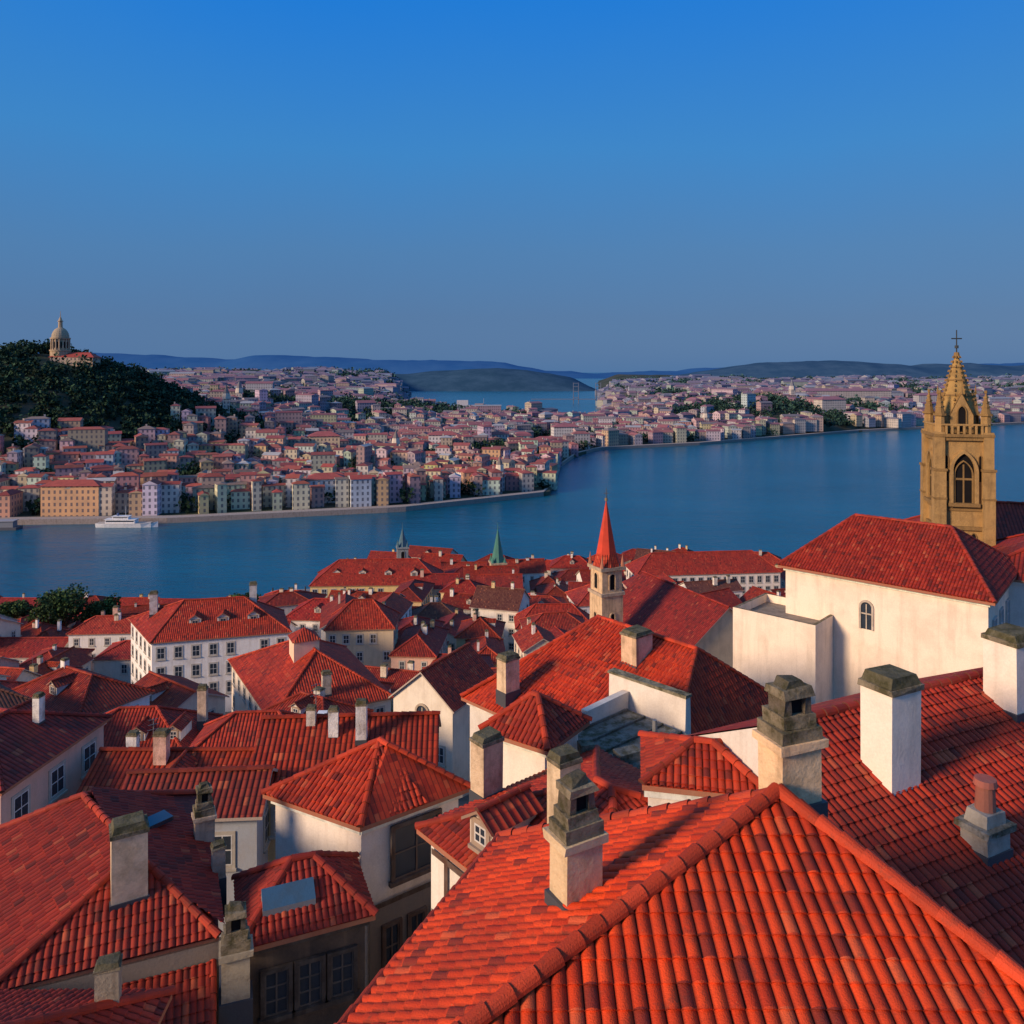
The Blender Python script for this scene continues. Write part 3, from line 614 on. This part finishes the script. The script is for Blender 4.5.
# ================================================================ RANDOM MID-GROUND HOUSES (one object each)
pal=[(.86,.82,.77),(.88,.82,.74),(.80,.66,.50),(.82,.74,.64),(.74,.54,.28),(.74,.46,.36),(.84,.80,.78),(.60,.56,.50),(.86,.80,.72)]
cnt=0; y=47.0
EX=list(EXC)
while y<292:
    st=8.5+y*.026; x=-y*.70-12+R.uniform(0,4)
    while x<min(y*.70+12,110):
        px=x+R.uniform(-1.5,1.5); py=y+R.uniform(-1.5,1.5)
        L=R.uniform(.75,1.3)*st*.98; Wd=R.uniform(.65,.95)*st*.9
        ok=all((px-a)**2+(py-b)**2>(r+min(L,Wd)*.42)**2 for a,b,r in EX)
        if px<-62 and py>250: ok=False
        if px>14 and py<88: ok=False
        if -4<px<16 and py<60: ok=False
        if py>nshore(px)-9: ok=False
        if px>95: ok=False
        if ok:
            ang=25*noise.noise(Vector((px*.012,py*.012,3)))*2+R.uniform(-12,12)+(90 if R.random()<.4 else 0)
            g=gz(px,py); h=R.uniform(4.6,9.8)+ (2.5 if py>150 else 0)
            if px<-62 and py>170: h=R.uniform(3.5,5.5)
            if px<-62 and py>212: h=R.uniform(2.8,3.6)
            if px>10 and py<100: h=5
            kind='hip' if R.random()<.5 else 'gable'
            k=R.uniform(.5,1.12); rt=(.54*k,R.uniform(.042,.062)*k,R.uniform(.018,.032)*k)
            if R.random()<.10: rt=(.20,.07,.045)
            mb,f,(a,b)=house('w',rect(px,py,L,Wd,ang),g+h,g+h+min(L,Wd)*R.uniform(.20,.32),kind,wt=pal[R.randrange(len(pal))],rt=rt,cap_near=py<90,winw=R.uniform(.8,1.1),winh=R.uniform(1.2,1.7))
            for _ in range(R.choice((0,1,1,2,3))):
                m=a.lerp(b,R.uniform(.1,.9)); ang2=R.uniform(0,6.28); m2=m+Vector((math.cos(ang2),math.sin(ang2),0))*R.uniform(.5,2)
                chimney(mb,m2.x,m2.y,m2.z-.9,m2.z+R.uniform(.5,1.6),R.uniform(.5,1.0),math.radians(ang),R.choice(pal),1)
            if R.random()<.35:
                q=(f[0][0]+f[0][1])/2; dd=(q-(a+b)/2); dd.z=0
                if dd.normalized().y<.3:
                    m=q.lerp((a+b)/2,.35); dormer(mb,m.x,m.y,m.z-.1,math.atan2(dd.y,dd.x),1.3,1.0,2.2,rt)
            if R.random()<.22 and py<150: # television aerial
                m=a.lerp(b,.3); mb.prism(m.x,m.y,m.z,m.z+1.9,.03,.025,5,0,LEAD,(.2,.2,.2))
                for q in (1.2,1.5,1.8): mb.box((m.x,m.y,m.z+q),(.9-q*.2,.03,.03),.6,LEAD,(.2,.2,.2))
            mb.obj('red_roofed_house'); cnt+=1
            if R.random()<.3 and h>4.5:
                aa=math.radians(ang)+R.choice((0,math.pi)); ax,ay=px+math.cos(aa)*L*.5,py+math.sin(aa)*L*.5
                if all((ax-e[0])**2+(ay-e[1])**2>(e[2]+2)**2 for e in EX):
                    mb,f,_=house('w',rect(ax,ay,L*.5,Wd*.6,ang+90),g+h*.62,g+h*.62+Wd*.12,'hip',wt=pal[R.randrange(len(pal))],rt=tuple(q*.85 for q in rt),cap_near=py<90); mb.obj('house_annex')
        x+=st*R.uniform(.98,1.12)+L*.08
    y+=st*.92
print('houses',cnt)
# ================================================================ GROUND / NEAR SHORE
def grid_obj(name,X,Y,zf,mat,skirt=None):
    v=[];f=[]
    for yy in Y:
        for xx in X: p=zf(xx,yy); v.append(p)
    n=len(X)
    for j in range(len(Y)-1):
        for i in range(n-1): f.append((j*n+i,j*n+i+1,(j+1)*n+i+1,(j+1)*n+i))
    me=bpy.data.meshes.new(name); me.from_pydata(v,[],f); me.materials.append(mat); me.polygons.foreach_set('use_smooth',[True]*len(f)); me.update()
    o=bpy.data.objects.new(name,me); col(o); o.location.z=DATUM; return o
def nz(x,t):
    s=nshore(x)
    if t<=1: y=-60+(s+60)*t; return (x,y,gz(x,y))
    return (x,s+(t-1)*1.0,-83)
grid_obj('ground',[x for x in range(-400,401,8)],[i/90 for i in range(91)]+[1.05],nz,GROUND)
# ================================================================ FAR BANK
FC=[(-3000,380),(-700,400),(-264,413),(-179,418),(-63,451),(27,512),(36,640),(60,745),(88,800),(200,853),(449,1032),(758,1185),(1500,1420),(4000,1900)]
HB=[(345,1130,130,120,15),(-300,1000,150,90,12),(-150,1120,110,80,10),(560,1260,120,90,12),(-520,900,140,120,12),(120,960,70,60,8),(820,1500,200,120,16)]
def fh(x,y):
    yc=lerp_pts(FC,x); d=y-yc; 
    sl=.025+.105*sm(-60,-380,x)+.085*sm(60,420,x)
    cap=12+52*sm(-40,-520,x)+28*sm(60,420,x)
    h=2.5+max(0,d-25)*sl
    h=cap*(1-math.exp(-h/cap)) if h>0 else h
    h=max(h,2.5*1.0) if d<60 else h
    h+=(14*noise.noise(Vector((x*.004,y*.004,1)))+6*noise.noise(Vector((x*.013,y*.013,5))))*sm(40,200,d)
    r2=((x+385)/150)**2+((y-640)/125)**2
    h+=60*math.exp(-r2*1.1)
    for a,b_,rx,ry,hh in HB: h+=hh*math.exp(-(((x-a)/rx)**2+((y-b_)/ry)**2))
    b=x/max(y,1); ch=sm(-.155,-.125,b)*sm(.135,.10,b)*sm(1180,1330,y)
    h=h*(1-ch)-6*ch
    return h
DS=[0,.05,3,8,15,25,40]+[60+22*i for i in range(1,60)]+[1400*1.12**i for i in range(12)]
FX=[-3200,-2600,-2000,-1600,-1300,-1100]+[x for x in range(-1000,1400,16)]+[1500,1700,2000,2400,3000,3800]
def fzf(x,d):
    y=lerp_pts(FC,x)+d
    if d==0: return (x,y,-83)
    if d<20: return (x,y,-77.6)
    return (x,y,fh(x,y)-80)
grid_obj('far_bank_terrain',FX,DS,fzf,FARG)
mb=MB()
for x in range(-620,1100,10):
    a=(x,lerp_pts(FC,x)); b=(x+10,lerp_pts(FC,x+10))
    mb.face([(a[0],a[1]-.4,-83),(b[0],b[1]-.4,-83),(b[0],b[1]-.4,-77.2),(a[0],a[1]-.4,-77.2)],STONE,(.32,.27,.25))
    mb.face([(a[0],a[1]-.4,-77.2),(b[0],b[1]-.4,-77.2),(b[0],b[1]+7,-77.2),(a[0],a[1]+7,-77.2)],STONE,(.42,.36,.33))
mb.obj('quay_promenade')
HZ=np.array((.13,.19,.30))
def haze(c,y): k=1-math.exp(-max(0,y-380)/1350); return tuple(np.array(c)*(1-k)+HZ*k)  # air haze painted into base colours, bluer with distance
fp=[(.84,.76,.68),(.86,.76,.60),(.72,.44,.34),(.78,.56,.30),(.58,.53,.50),(.78,.62,.50),(.62,.33,.26),(.86,.82,.78),(.84,.78,.72),(.82,.68,.44),(.46,.38,.32)]
PATCH=[(345,1120,125,100),(-290,985,150,60),(-165,1090,120,50),(-205,508,24,16),(-95,545,32,15),(-30,560,16,12),(-330,520,30,12),(-150,720,34,20),(130,860,24,12),(520,1190,110,30),(250,985,60,18),(-60,800,40,18),(-250,640,30,26),(40,900,26,14),(700,1330,90,26),(-60,655,26,12)]
def forest(x,y):
    r2=((x+400)/150)**2+((y-620)/105)**2
    nn=.5*noise.noise(Vector((x*.02,y*.02,0)))
    if r2<1.1+nn: return 2
    for a,b,rx,ry in PATCH:
        if ((x-a)/rx)**2+((y-b)/ry)**2<1+2*nn: return 1
    if y>620 and noise.noise(Vector((x*.0085+4,y*.0065,9)))>.27: return 1
    return 0
def clear(x,y): return abs(x+356)<22 and -22<y-636<18
mb=MB(); trees=[]; nf=0
y=410.0
while y<2600:
    st=9.2+max(0,y-500)*.0095; x=-y*.70-20
    while x<y*.72+20:
        px=x+R.uniform(-.3,.3)*st; py=y+R.uniform(-.25,.25)*st; x+=st*R.uniform(1.0,1.35)
        d=py-lerp_pts(FC,px)
        if d<10: continue
        h=fh(px,py)
        if h<1.5: continue
        fo=forest(px,py)
        if fo:
            if clear(px,py): continue
            for _ in range(3 if py>800 else 2): trees.append((px+R.uniform(-6,6),py+R.uniform(-6,6),h-80))
            if R.random()>.10 or fo==2: continue
        if abs(px+360)<32 and abs(py-640)<25: continue
        if R.random()<.20: 
            trees.append((px,py,h-80)); 
            if R.random()<.5: trees.append((px+R.uniform(-6,6),py+R.uniform(-5,5),h-80))
            continue
        L=st*R.uniform(.7,1.6); W=st*R.uniform(.5,.85); bh=R.uniform(6,14)+(3 if d<45 else 0)
        if R.random()<.03 and y>520: bh*=1.5; L*=1.7
        ang=math.radians(40*noise.noise(Vector((px*.006,py*.006,3)))*1.8+R.uniform(-12,12)+(90 if R.random()<.35 else 0)+ (10 if px<0 else 18))
        ca,sa=math.cos(ang),math.sin(ang)
        P=lambda u,v,z:(px+u*ca-v*sa,py+u*sa+v*ca,z)
        z0=h-82; z1=h-80+bh; z2_=z1+W*R.uniform(.14,.28)
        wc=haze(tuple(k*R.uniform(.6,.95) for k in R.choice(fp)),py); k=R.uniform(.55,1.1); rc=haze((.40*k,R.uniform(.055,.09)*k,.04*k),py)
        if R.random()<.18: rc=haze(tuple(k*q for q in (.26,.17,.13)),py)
        if R.random()<.06: rc=haze((.45,.43,.42),py)
        c=[(-L/2,-W/2),(L/2,-W/2),(L/2,W/2),(-L/2,W/2)]
        off=R.uniform(0,2)
        for i in range(4):
            a,b=c[i],c[(i+1)%4]; ln=math.dist(a,b)
            mb.face([P(*a,z0),P(*b,z0),P(*b,z1),P(*a,z1)],FARW,wc,[(off,-bh-2),(off+ln,-bh-2),(off+ln,0),(off,0)])
        o=.5; e=[P(u*(1+o/L*2),v*(1+o/W*2),z1-.05) for u,v in c]; ii=W/2 if R.random()<.5 else -o
        r0,r1=P(-L/2+ii,0,z2_),P(L/2-ii,0,z2_)
        mb.face([e[0],e[1],r1,r0],FARR,rc); mb.face([e[2],e[3],r0,r1],FARR,rc)
        mb.face([e[1],e[2],r1],FARR if ii>0 else FARW,rc if ii>0 else wc,None if ii>0 else [(0,0)]*3); mb.face([e[3],e[0],r0],FARR if ii>0 else FARW,rc if ii>0 else wc,None if ii>0 else [(0,0)]*3)
        if R.random()<.45: 
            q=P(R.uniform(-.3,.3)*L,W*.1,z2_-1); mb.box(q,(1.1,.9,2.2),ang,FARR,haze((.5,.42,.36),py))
        nf+=1
    y+=st*.95
for (px,py,L,W,bh,t,a) in ((560,1340,150,16,20,(.80,.66,.52),.1),(445,1120,40,18,20,(.86,.72,.56),.3),(-60,700,26,12,15,(.86,.82,.78),.1),(-20,520,30,12,12,(.82,.78,.74),.5),(-110,470,22,12,14,(.85,.8,.76),.3),(-235,430,30,11,15,(.72,.40,.20),.05),(-150,640,24,14,18,(.8,.6,.36),.2),(60,900,30,14,16,(.86,.8,.74),.2),(700,1330,60,16,26,(.7,.62,.58),.1),(-420,820,40,16,16,(.8,.7,.6),.1)):
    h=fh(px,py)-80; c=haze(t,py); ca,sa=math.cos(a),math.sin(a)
    mb.box((px,py,h-3),(L,W,bh+3),a,FARW,c); P=lambda u,v,z:(px+u*ca-v*sa,py+u*sa+v*ca,z)
    e=[P(u,v,h+bh) for u,v in ((-L/2-1,-W/2-1),(L/2+1,-W/2-1),(L/2+1,W/2+1),(-L/2-1,W/2+1))]; r0,r1=P(-L/2+W/2,0,h+bh+W*.25),P(L/2-W/2,0,h+bh+W*.25); rc=haze((.40,.07,.045),py)
    for f in ([e[0],e[1],r1,r0],[e[2],e[3],r0,r1],[e[1],e[2],r1],[e[3],e[0],r0]): mb.face(f,FARR,rc)
for (px,py,w,hh) in ((-250,700,5,26),(-90,620,4.5,22),(-300,880,6,30),(230,950,6,28),(420,1200,7,34),(-8,520,4,20),(-500,900,7,30)):
    h=fh(px,py)-80; c=haze((.78,.66,.52),py); mb.box((px,py,h-2),(w,w,hh*.7),.2,FARW,c); mb.prism(px,py,h-2+hh*.7,h+hh*.8,w*.72,w*.6,8,.2,FARR,c); mb.prism(px,py,h+hh*.8,h+hh*1.1,w*.55,.0005,8,.2,FARR,haze((.2,.16,.14),py))
mb.obj('distant_city'); print('far houses',nf,'trees',len(trees))
def leaf_cloud(name,items,tint,seed=3):
    rs=np.random.RandomState(seed); V=[];T=[]
    for (x,y,z,r,h,n,s) in items:
        p=rs.normal(size=(n,3)); p/=np.linalg.norm(p,axis=1)[:,None]; p*=(rs.uniform(.35,1.0,n)**.5)[:,None]
        lob=1+.28*np.sin(p[:,0]*4+x)*np.cos(p[:,1]*5+y); p*=lob[:,None]
        c=p*np.array((r,r,h*.42))+np.array((x,y,z+h*.55))
        a=rs.normal(size=(n,3)); a/=np.linalg.norm(a,axis=1)[:,None]; b=np.cross(a,rs.normal(size=(n,3))); b/=np.linalg.norm(b,axis=1)[:,None]
        ss=(s*rs.uniform(.6,1.3,n))[:,None]
        V.append(np.stack([c-a*ss,c-b*ss*.8,c+a*ss,c+b*ss*.8],1).reshape(-1,3))
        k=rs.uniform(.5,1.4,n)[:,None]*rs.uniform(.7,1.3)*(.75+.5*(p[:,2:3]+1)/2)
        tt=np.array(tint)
        if y>380: kk=(1-math.exp(-max(0,y-500)/2600)); tt=tt*(1-kk)+np.array((.05,.12,.17))*kk  # far crowns: haze blended into the leaf colour
        T.append(tt[None,:]*k)
    V=np.concatenate(V); T=np.concatenate(T); F=np.arange(len(V)).reshape(-1,4)
    me=bpy.data.meshes.new(name); me.from_pydata(V.tolist(),[],F.tolist()); me.materials.append(LEAF)
    a=me.attributes.new('tint','FLOAT_VECTOR','FACE'); a.data.foreach_set('vector',T.astype(np.float32).ravel())
    o=bpy.data.objects.new(name,me); col(o); return o
it=[]
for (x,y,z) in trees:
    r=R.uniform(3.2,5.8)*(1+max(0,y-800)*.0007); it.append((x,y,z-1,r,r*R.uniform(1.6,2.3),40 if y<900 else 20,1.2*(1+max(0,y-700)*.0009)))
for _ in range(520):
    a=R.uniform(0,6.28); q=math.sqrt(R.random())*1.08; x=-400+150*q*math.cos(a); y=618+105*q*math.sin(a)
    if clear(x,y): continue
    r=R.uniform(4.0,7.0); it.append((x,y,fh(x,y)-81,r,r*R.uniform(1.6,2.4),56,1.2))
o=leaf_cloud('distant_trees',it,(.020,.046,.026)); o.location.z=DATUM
def tree(name,x,y,h,r,n=3800,tint=(.045,.080,.03)):
    z=gz(x,y); mb=MB()
    for i in range(5): mb.prism(x+.15*math.sin(i),y,z-1+i*h*.11,z-1+(i+1)*h*.11,.38-.05*i,.33-.05*i,8,0,BARK)
    for k in range(9):
        a=k*2.4; s=Vector((x,y,z+h*(.28+.03*k))); e=s+Vector((math.cos(a)*r*.7,math.sin(a)*r*.7,h*R.uniform(.15,.35)))
        d=(e-s).normalized(); u=d.orthogonal().normalized(); w=d.cross(u)
        for j in range(5):
            t0,t1=2*math.pi*j/5,2*math.pi*(j+1)/5; A=lambda c,rr,t:c+(u*math.cos(t)+w*math.sin(t))*rr
            mb.face([A(s,.16,t0),A(s,.16,t1),A(e,.03,t1),A(e,.03,t0)],BARK)
    o=mb.obj(name)
    its=[]
    for k in range(11):
        a=R.uniform(0,6.28); q=R.uniform(.2,.75)*r; its.append((x+q*math.cos(a),y+q*math.sin(a),z+h*R.uniform(.18,.55),r*R.uniform(.35,.55),h*.45,n//11,.32))
    l=leaf_cloud('crown',its,tint,seed=int(abs(x)*7)); l.parent=o
for x,y,h,r in ((-116,208,15,7),(-124,212,13,6),(-109,212,12,5),(-77,228,10,5),(-60,172,8,4),(-9,118,7,3),(-88,150,8,4),(-20,160,7,3.4),(60,215,8,4),(-140,225,9,5),(-52,168,7,3.5)): tree('broadleaf_tree',x,y,h,r)
# ---- domed basilica on hill
mb=MB(); x,y=-354,636; b=min(fh(x,y)-80,3.0)+3.0; TS=(.50,.37,.24)
mb.box((x+7,y,b-9),(32,15,13),.1,FARW,(.62,.45,.32)); 
e=[(x-10,y-9),(x+25,y-6.5),(x+24,y+9),(x-11,y+6)]
r0,r1=(x-4,y-1,b+8),(x+18,y+1,b+8); E4=[(p[0],p[1],b+4) for p in e]
for f in ([E4[0],E4[1],r1,r0],[E4[2],E4[3],r0,r1],[E4[1],E4[2],r1],[E4[3],E4[0],r0]): mb.face(f,FARR,(.40,.06,.04))
cx=x-5
mb.prism(cx,y,b-8,b+9,7.4,7.4,16,0,STONE,TS); mb.prism(cx,y,b+9,b+10,7.8,7.8,24,0,STONE,TS); mb.prism(cx,y,b+10,b+19,6.2,6.2,24,0,STONE,TS)
for k in range(16):
    a=k*math.pi/8; mb.prism(cx+6.6*math.cos(a),y+6.6*math.sin(a),b+10,b+18.5,.5,.45,6,0,STONE,(.56,.42,.28))
    a+=math.pi/16; n=Vector((math.cos(a),math.sin(a),0)); arch(mb,Vector((cx,y,b+11.5))+n*6.25,(-n.y,n.x,0),n,1.2,5,False,.2,.1,STONE,TS)
mb.prism(cx,y,b+18.5,b+19.6,7.2,7.4,24,0,STONE,TS)
for i in range(7):
    a0,a1=math.pi/2*i/7,math.pi/2*(i+1)/7
    mb.prism(cx,y,b+19.6+8.4*math.sin(a0),b+19.6+8.4*math.sin(a1),6.4*math.cos(a0)+.01,max(.3,6.4*math.cos(a1)),20,0,STONE,(.42,.34,.24))
mb.prism(cx,y,b+27.5,b+32.5,1.7,1.5,8,0,STONE,TS); mb.prism(cx,y,b+32.5,b+33,2.1,2.1,10,0,STONE,TS); mb.prism(cx,y,b+33,b+36,1.6,.5,10,0,STONE,TS); mb.prism(cx,y,b+36,b+41,.35,.12,6,0,STONE,TS)
mb.obj('domed_basilica')
# ---- excursion ship
mb=MB(); sx,sy=-196,408; Ls=31
sec=[(-.5,.75,1.0),(-.35,.95,0),(0,1,0),(.25,.9,.1),(.4,.5,.5),(.5,.03,1.0)]
for s in (-1,1):
    for (a,wa,ra),(b,wb,rb) in zip(sec,sec[1:]):
        A=lambda f,wd,z,k:(sx+f*Ls,sy+s*wd*3.1*k,z-79.9)
        mb.face([A(a,wa,-.5,.7),A(b,wb,-.5,.7),A(b,wb,2.0+rb*.7,1),A(a,wa,2.0+ra*.1,1)],PAINT,(.82,.82,.84))
        mb.face([A(a,wa,2.0+ra*.1,1),A(b,wb,2.0+rb*.7,1),(sx+b*Ls,sy,-77.9+rb*.7),(sx+a*Ls,sy,-77.9)],PAINT,(.5,.45,.4))
mb.face([(sx-.5*Ls,sy-2.3,-78),(sx-.5*Ls,sy+2.3,-78),(sx-.5*Ls,sy+1.6,-80.4),(sx-.5*Ls,sy-1.6,-80.4)],PAINT,(.8,.8,.8))
for dx,L,W,z,h in ((-3,15,4.4,-77.9,1.9),(-3,8,3.4,-75.85,1.4)):
    mb.box((sx+dx,sy,z),(L,W,h),0,PAINT,(.82,.82,.84)); mb.box((sx+dx,sy-.01,z+h*.4),(L-.8,W+.1,h*.35),0,GLASS); mb.box((sx+dx,sy,z+h),(L+1,W+.5,.15),0,PAINT,(.8,.8,.8))
mb.prism(sx-1,sy,-74.4,-69.0,.12,.06,6,0,PAINT,(.7,.7,.7)); mb.prism(sx-5,sy,-74.4,-73,.6,.5,10,0,PAINT,(.1,.15,.3))
mb.obj('excursion_ship')
mb=MB(); mb.box((-256,402,-80.4),(16,7,1.6),.1,LEAD,(.1,.1,.12)); mb.box((-256,402,-78.8),(12,4.5,3),.1,PAINT,(.2,.22,.26)); mb.box((-256,402,-75.8),(13,5.5,.3),.1,PAINT,(.35,.35,.38)); mb.obj('floating_pontoon')
mb=MB()
mb.box((-70,283,-81),(30,5,3),.15,STONE,(.3,.28,.27)); 
for k in range(6): mb.prism(-84+k*5.5,281+k*.8,-82,-76.5,.25,.22,8,0,BARK)
mb.obj('river_pier')
mb=MB(); bc=(.13,.16,.24)  # bridge colour includes painted haze, bluish and low contrast
for xx in (152,205):
    for s in (-6,6): mb.prism(xx+s,1900,-80,-30,1.0,.7,6,0,PAINT,bc)
    for z in (-66,-52,-40,-32): mb.box((xx,1900,z),(12,1.2,1.2),0,PAINT,bc)
mb.box((165,1900,-70),(240,4,1.5),0,PAINT,bc); mb.obj('distant_bridge')
mb=MB(); mb.box((-90,1700,-81),(70,14,7),0,PAINT,(.4,.42,.5)); mb.box((-105,1700,-74),(24,10,10),0,PAINT,(.5,.5,.55)); mb.box((-70,1700,-74),(18,9,3),0,PAINT,(.3,.25,.27)); mb.prism(-60,1700,-74,-60,.6,.4,6,0,PAINT,(.3,.32,.4)); mb.obj('cargo_ship')
# ================================================================ DISTANT HILLS
def hill_mat(name,c1,c2,s):  # hills: air haze is painted in as bluish base colours
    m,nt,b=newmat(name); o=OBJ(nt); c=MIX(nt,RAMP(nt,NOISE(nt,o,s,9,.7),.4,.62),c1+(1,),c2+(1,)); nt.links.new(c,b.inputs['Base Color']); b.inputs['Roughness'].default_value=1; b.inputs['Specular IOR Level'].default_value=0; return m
def ridge(name,Y,dep,P,mat,rough,step):
    X=[P[0][0]+step*i for i in range(int((P[-1][0]-P[0][0])/step)+1)]
    def zf(x,t):
        h=lerp_pts(P,x); y=Y+t*dep
        s=math.sin(min(1,t/.5)*math.pi/2) if t<.5 else math.cos((t-.5)*math.pi)
        h2=h*s+rough*(noise.noise(Vector((x*.003,y*.003,2)))+.5*noise.noise(Vector((x*.01,y*.01,2))))*s
        return (x,y,h2-82)
    grid_obj(name,X,[i/14 for i in range(15)],zf,mat)
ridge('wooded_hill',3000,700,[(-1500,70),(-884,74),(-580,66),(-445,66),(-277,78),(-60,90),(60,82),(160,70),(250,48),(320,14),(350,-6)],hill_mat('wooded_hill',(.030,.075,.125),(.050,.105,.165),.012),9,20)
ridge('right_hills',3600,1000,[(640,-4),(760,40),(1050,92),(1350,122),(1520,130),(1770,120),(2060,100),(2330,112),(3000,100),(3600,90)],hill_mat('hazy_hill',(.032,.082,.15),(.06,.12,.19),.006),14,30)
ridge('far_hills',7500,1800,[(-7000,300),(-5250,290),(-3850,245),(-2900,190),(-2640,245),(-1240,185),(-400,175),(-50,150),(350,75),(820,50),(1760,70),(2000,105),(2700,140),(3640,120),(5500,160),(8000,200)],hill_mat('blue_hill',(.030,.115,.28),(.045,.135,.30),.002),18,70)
# ================================================================ WATER
m,nt,b=newmat('river_water'); o_=OBJ(nt)
b.inputs['Roughness'].default_value=.2; b.inputs['Specular IOR Level'].default_value=.32
mp=N(nt,'ShaderNodeMapping'); mp.inputs['Scale'].default_value=(.5,1,1); nt.links.new(o_,mp.inputs[0])
h=M(nt,'ADD',NOISE(nt,mp.outputs[0],.12,6,.65),M(nt,'MULTIPLY',NOISE(nt,mp.outputs[0],.9,4,.6),.25)); BUMP(nt,b,h,1.4,.7)
c=MIX(nt,RAMP(nt,NOISE(nt,mp.outputs[0],.012,5,.6),.3,.7),(.002,.088,.150,1),(.004,.130,.215,1)); nt.links.new(c,b.inputs['Base Color'])
me=bpy.data.meshes.new('river_water'); S=26000; me.from_pydata([(-S,150,0),(S,150,0),(S,S,0),(-S,S,0)],[],[(0,1,2,3)]); me.materials.append(m)
col(bpy.data.objects.new('river_water',me))
# ================================================================ SKY + SUN
sc=bpy.context.scene; w=bpy.data.worlds.new('World'); sc.world=w; w.use_nodes=True; nt=w.node_tree; bg=nt.nodes['Background']
sky=N(nt,'ShaderNodeTexSky',sky_type='NISHITA'); sky.sun_disc=False; sky.sun_elevation=math.radians(20); sky.sun_rotation=math.radians(240)
tc=N(nt,'ShaderNodeTexCoord').outputs['Generated']; s=N(nt,'ShaderNodeSeparateXYZ'); nt.links.new(tc,s.inputs[0])
zz=M(nt,'ADD',s.outputs[2],M(nt,'MULTIPLY',M(nt,'SUBTRACT',NOISE(nt,tc,2.2,5,.6),.5),.06))
rp=N(nt,'ShaderNodeValToRGB'); nt.links.new(zz,rp.inputs[0]); cr=rp.color_ramp
st=[(0,(.068,.175,.375)),(.06,(.066,.170,.37)),(.14,(.062,.20,.44)),(.26,(.036,.235,.59)),(.42,(.006,.20,.70)),(.7,(.07,.25,.60)),(1,(.14,.28,.55))]
while len(cr.elements)<len(st): cr.elements.new(.5)
for e,(p,c) in zip(cr.elements,st): e.position=p; e.color=c+(1,)
sc10=MIX(nt,1.,rp.outputs[0],(10,10,10,1),'MULTIPLY')
mx=MIX(nt,.91,sky.outputs[0],sc10)
nt.links.new(mx,bg.inputs[0]); bg.inputs[1].default_value=.1
L=bpy.data.lights.new('sun','SUN'); L.energy=4.4; L.angle=math.radians(12); L.color=(1,.73,.49)
so=bpy.data.objects.new('sun',L); col(so); el=math.radians(20); az=math.radians(240)
dv=Vector((math.sin(az)*math.cos(el),math.cos(az)*math.cos(el),math.sin(el))); so.rotation_euler=dv.to_track_quat('Z','Y').to_euler(); so.location=(0,0,200)
# ================================================================ CAMERA
cam=bpy.data.cameras.new('camera'); cam.lens=28.125; cam.sensor_width=36; cam.shift_y=-142/1024; cam.clip_start=.3; cam.clip_end=60000
co=bpy.data.objects.new('camera',cam); col(co); co.location=(0,0,DATUM); co.rotation_euler=(math.radians(90),0,0); sc.camera=co
sc.view_settings.view_transform='Standard'; sc.view_settings.look='None'; sc.view_settings.exposure=0
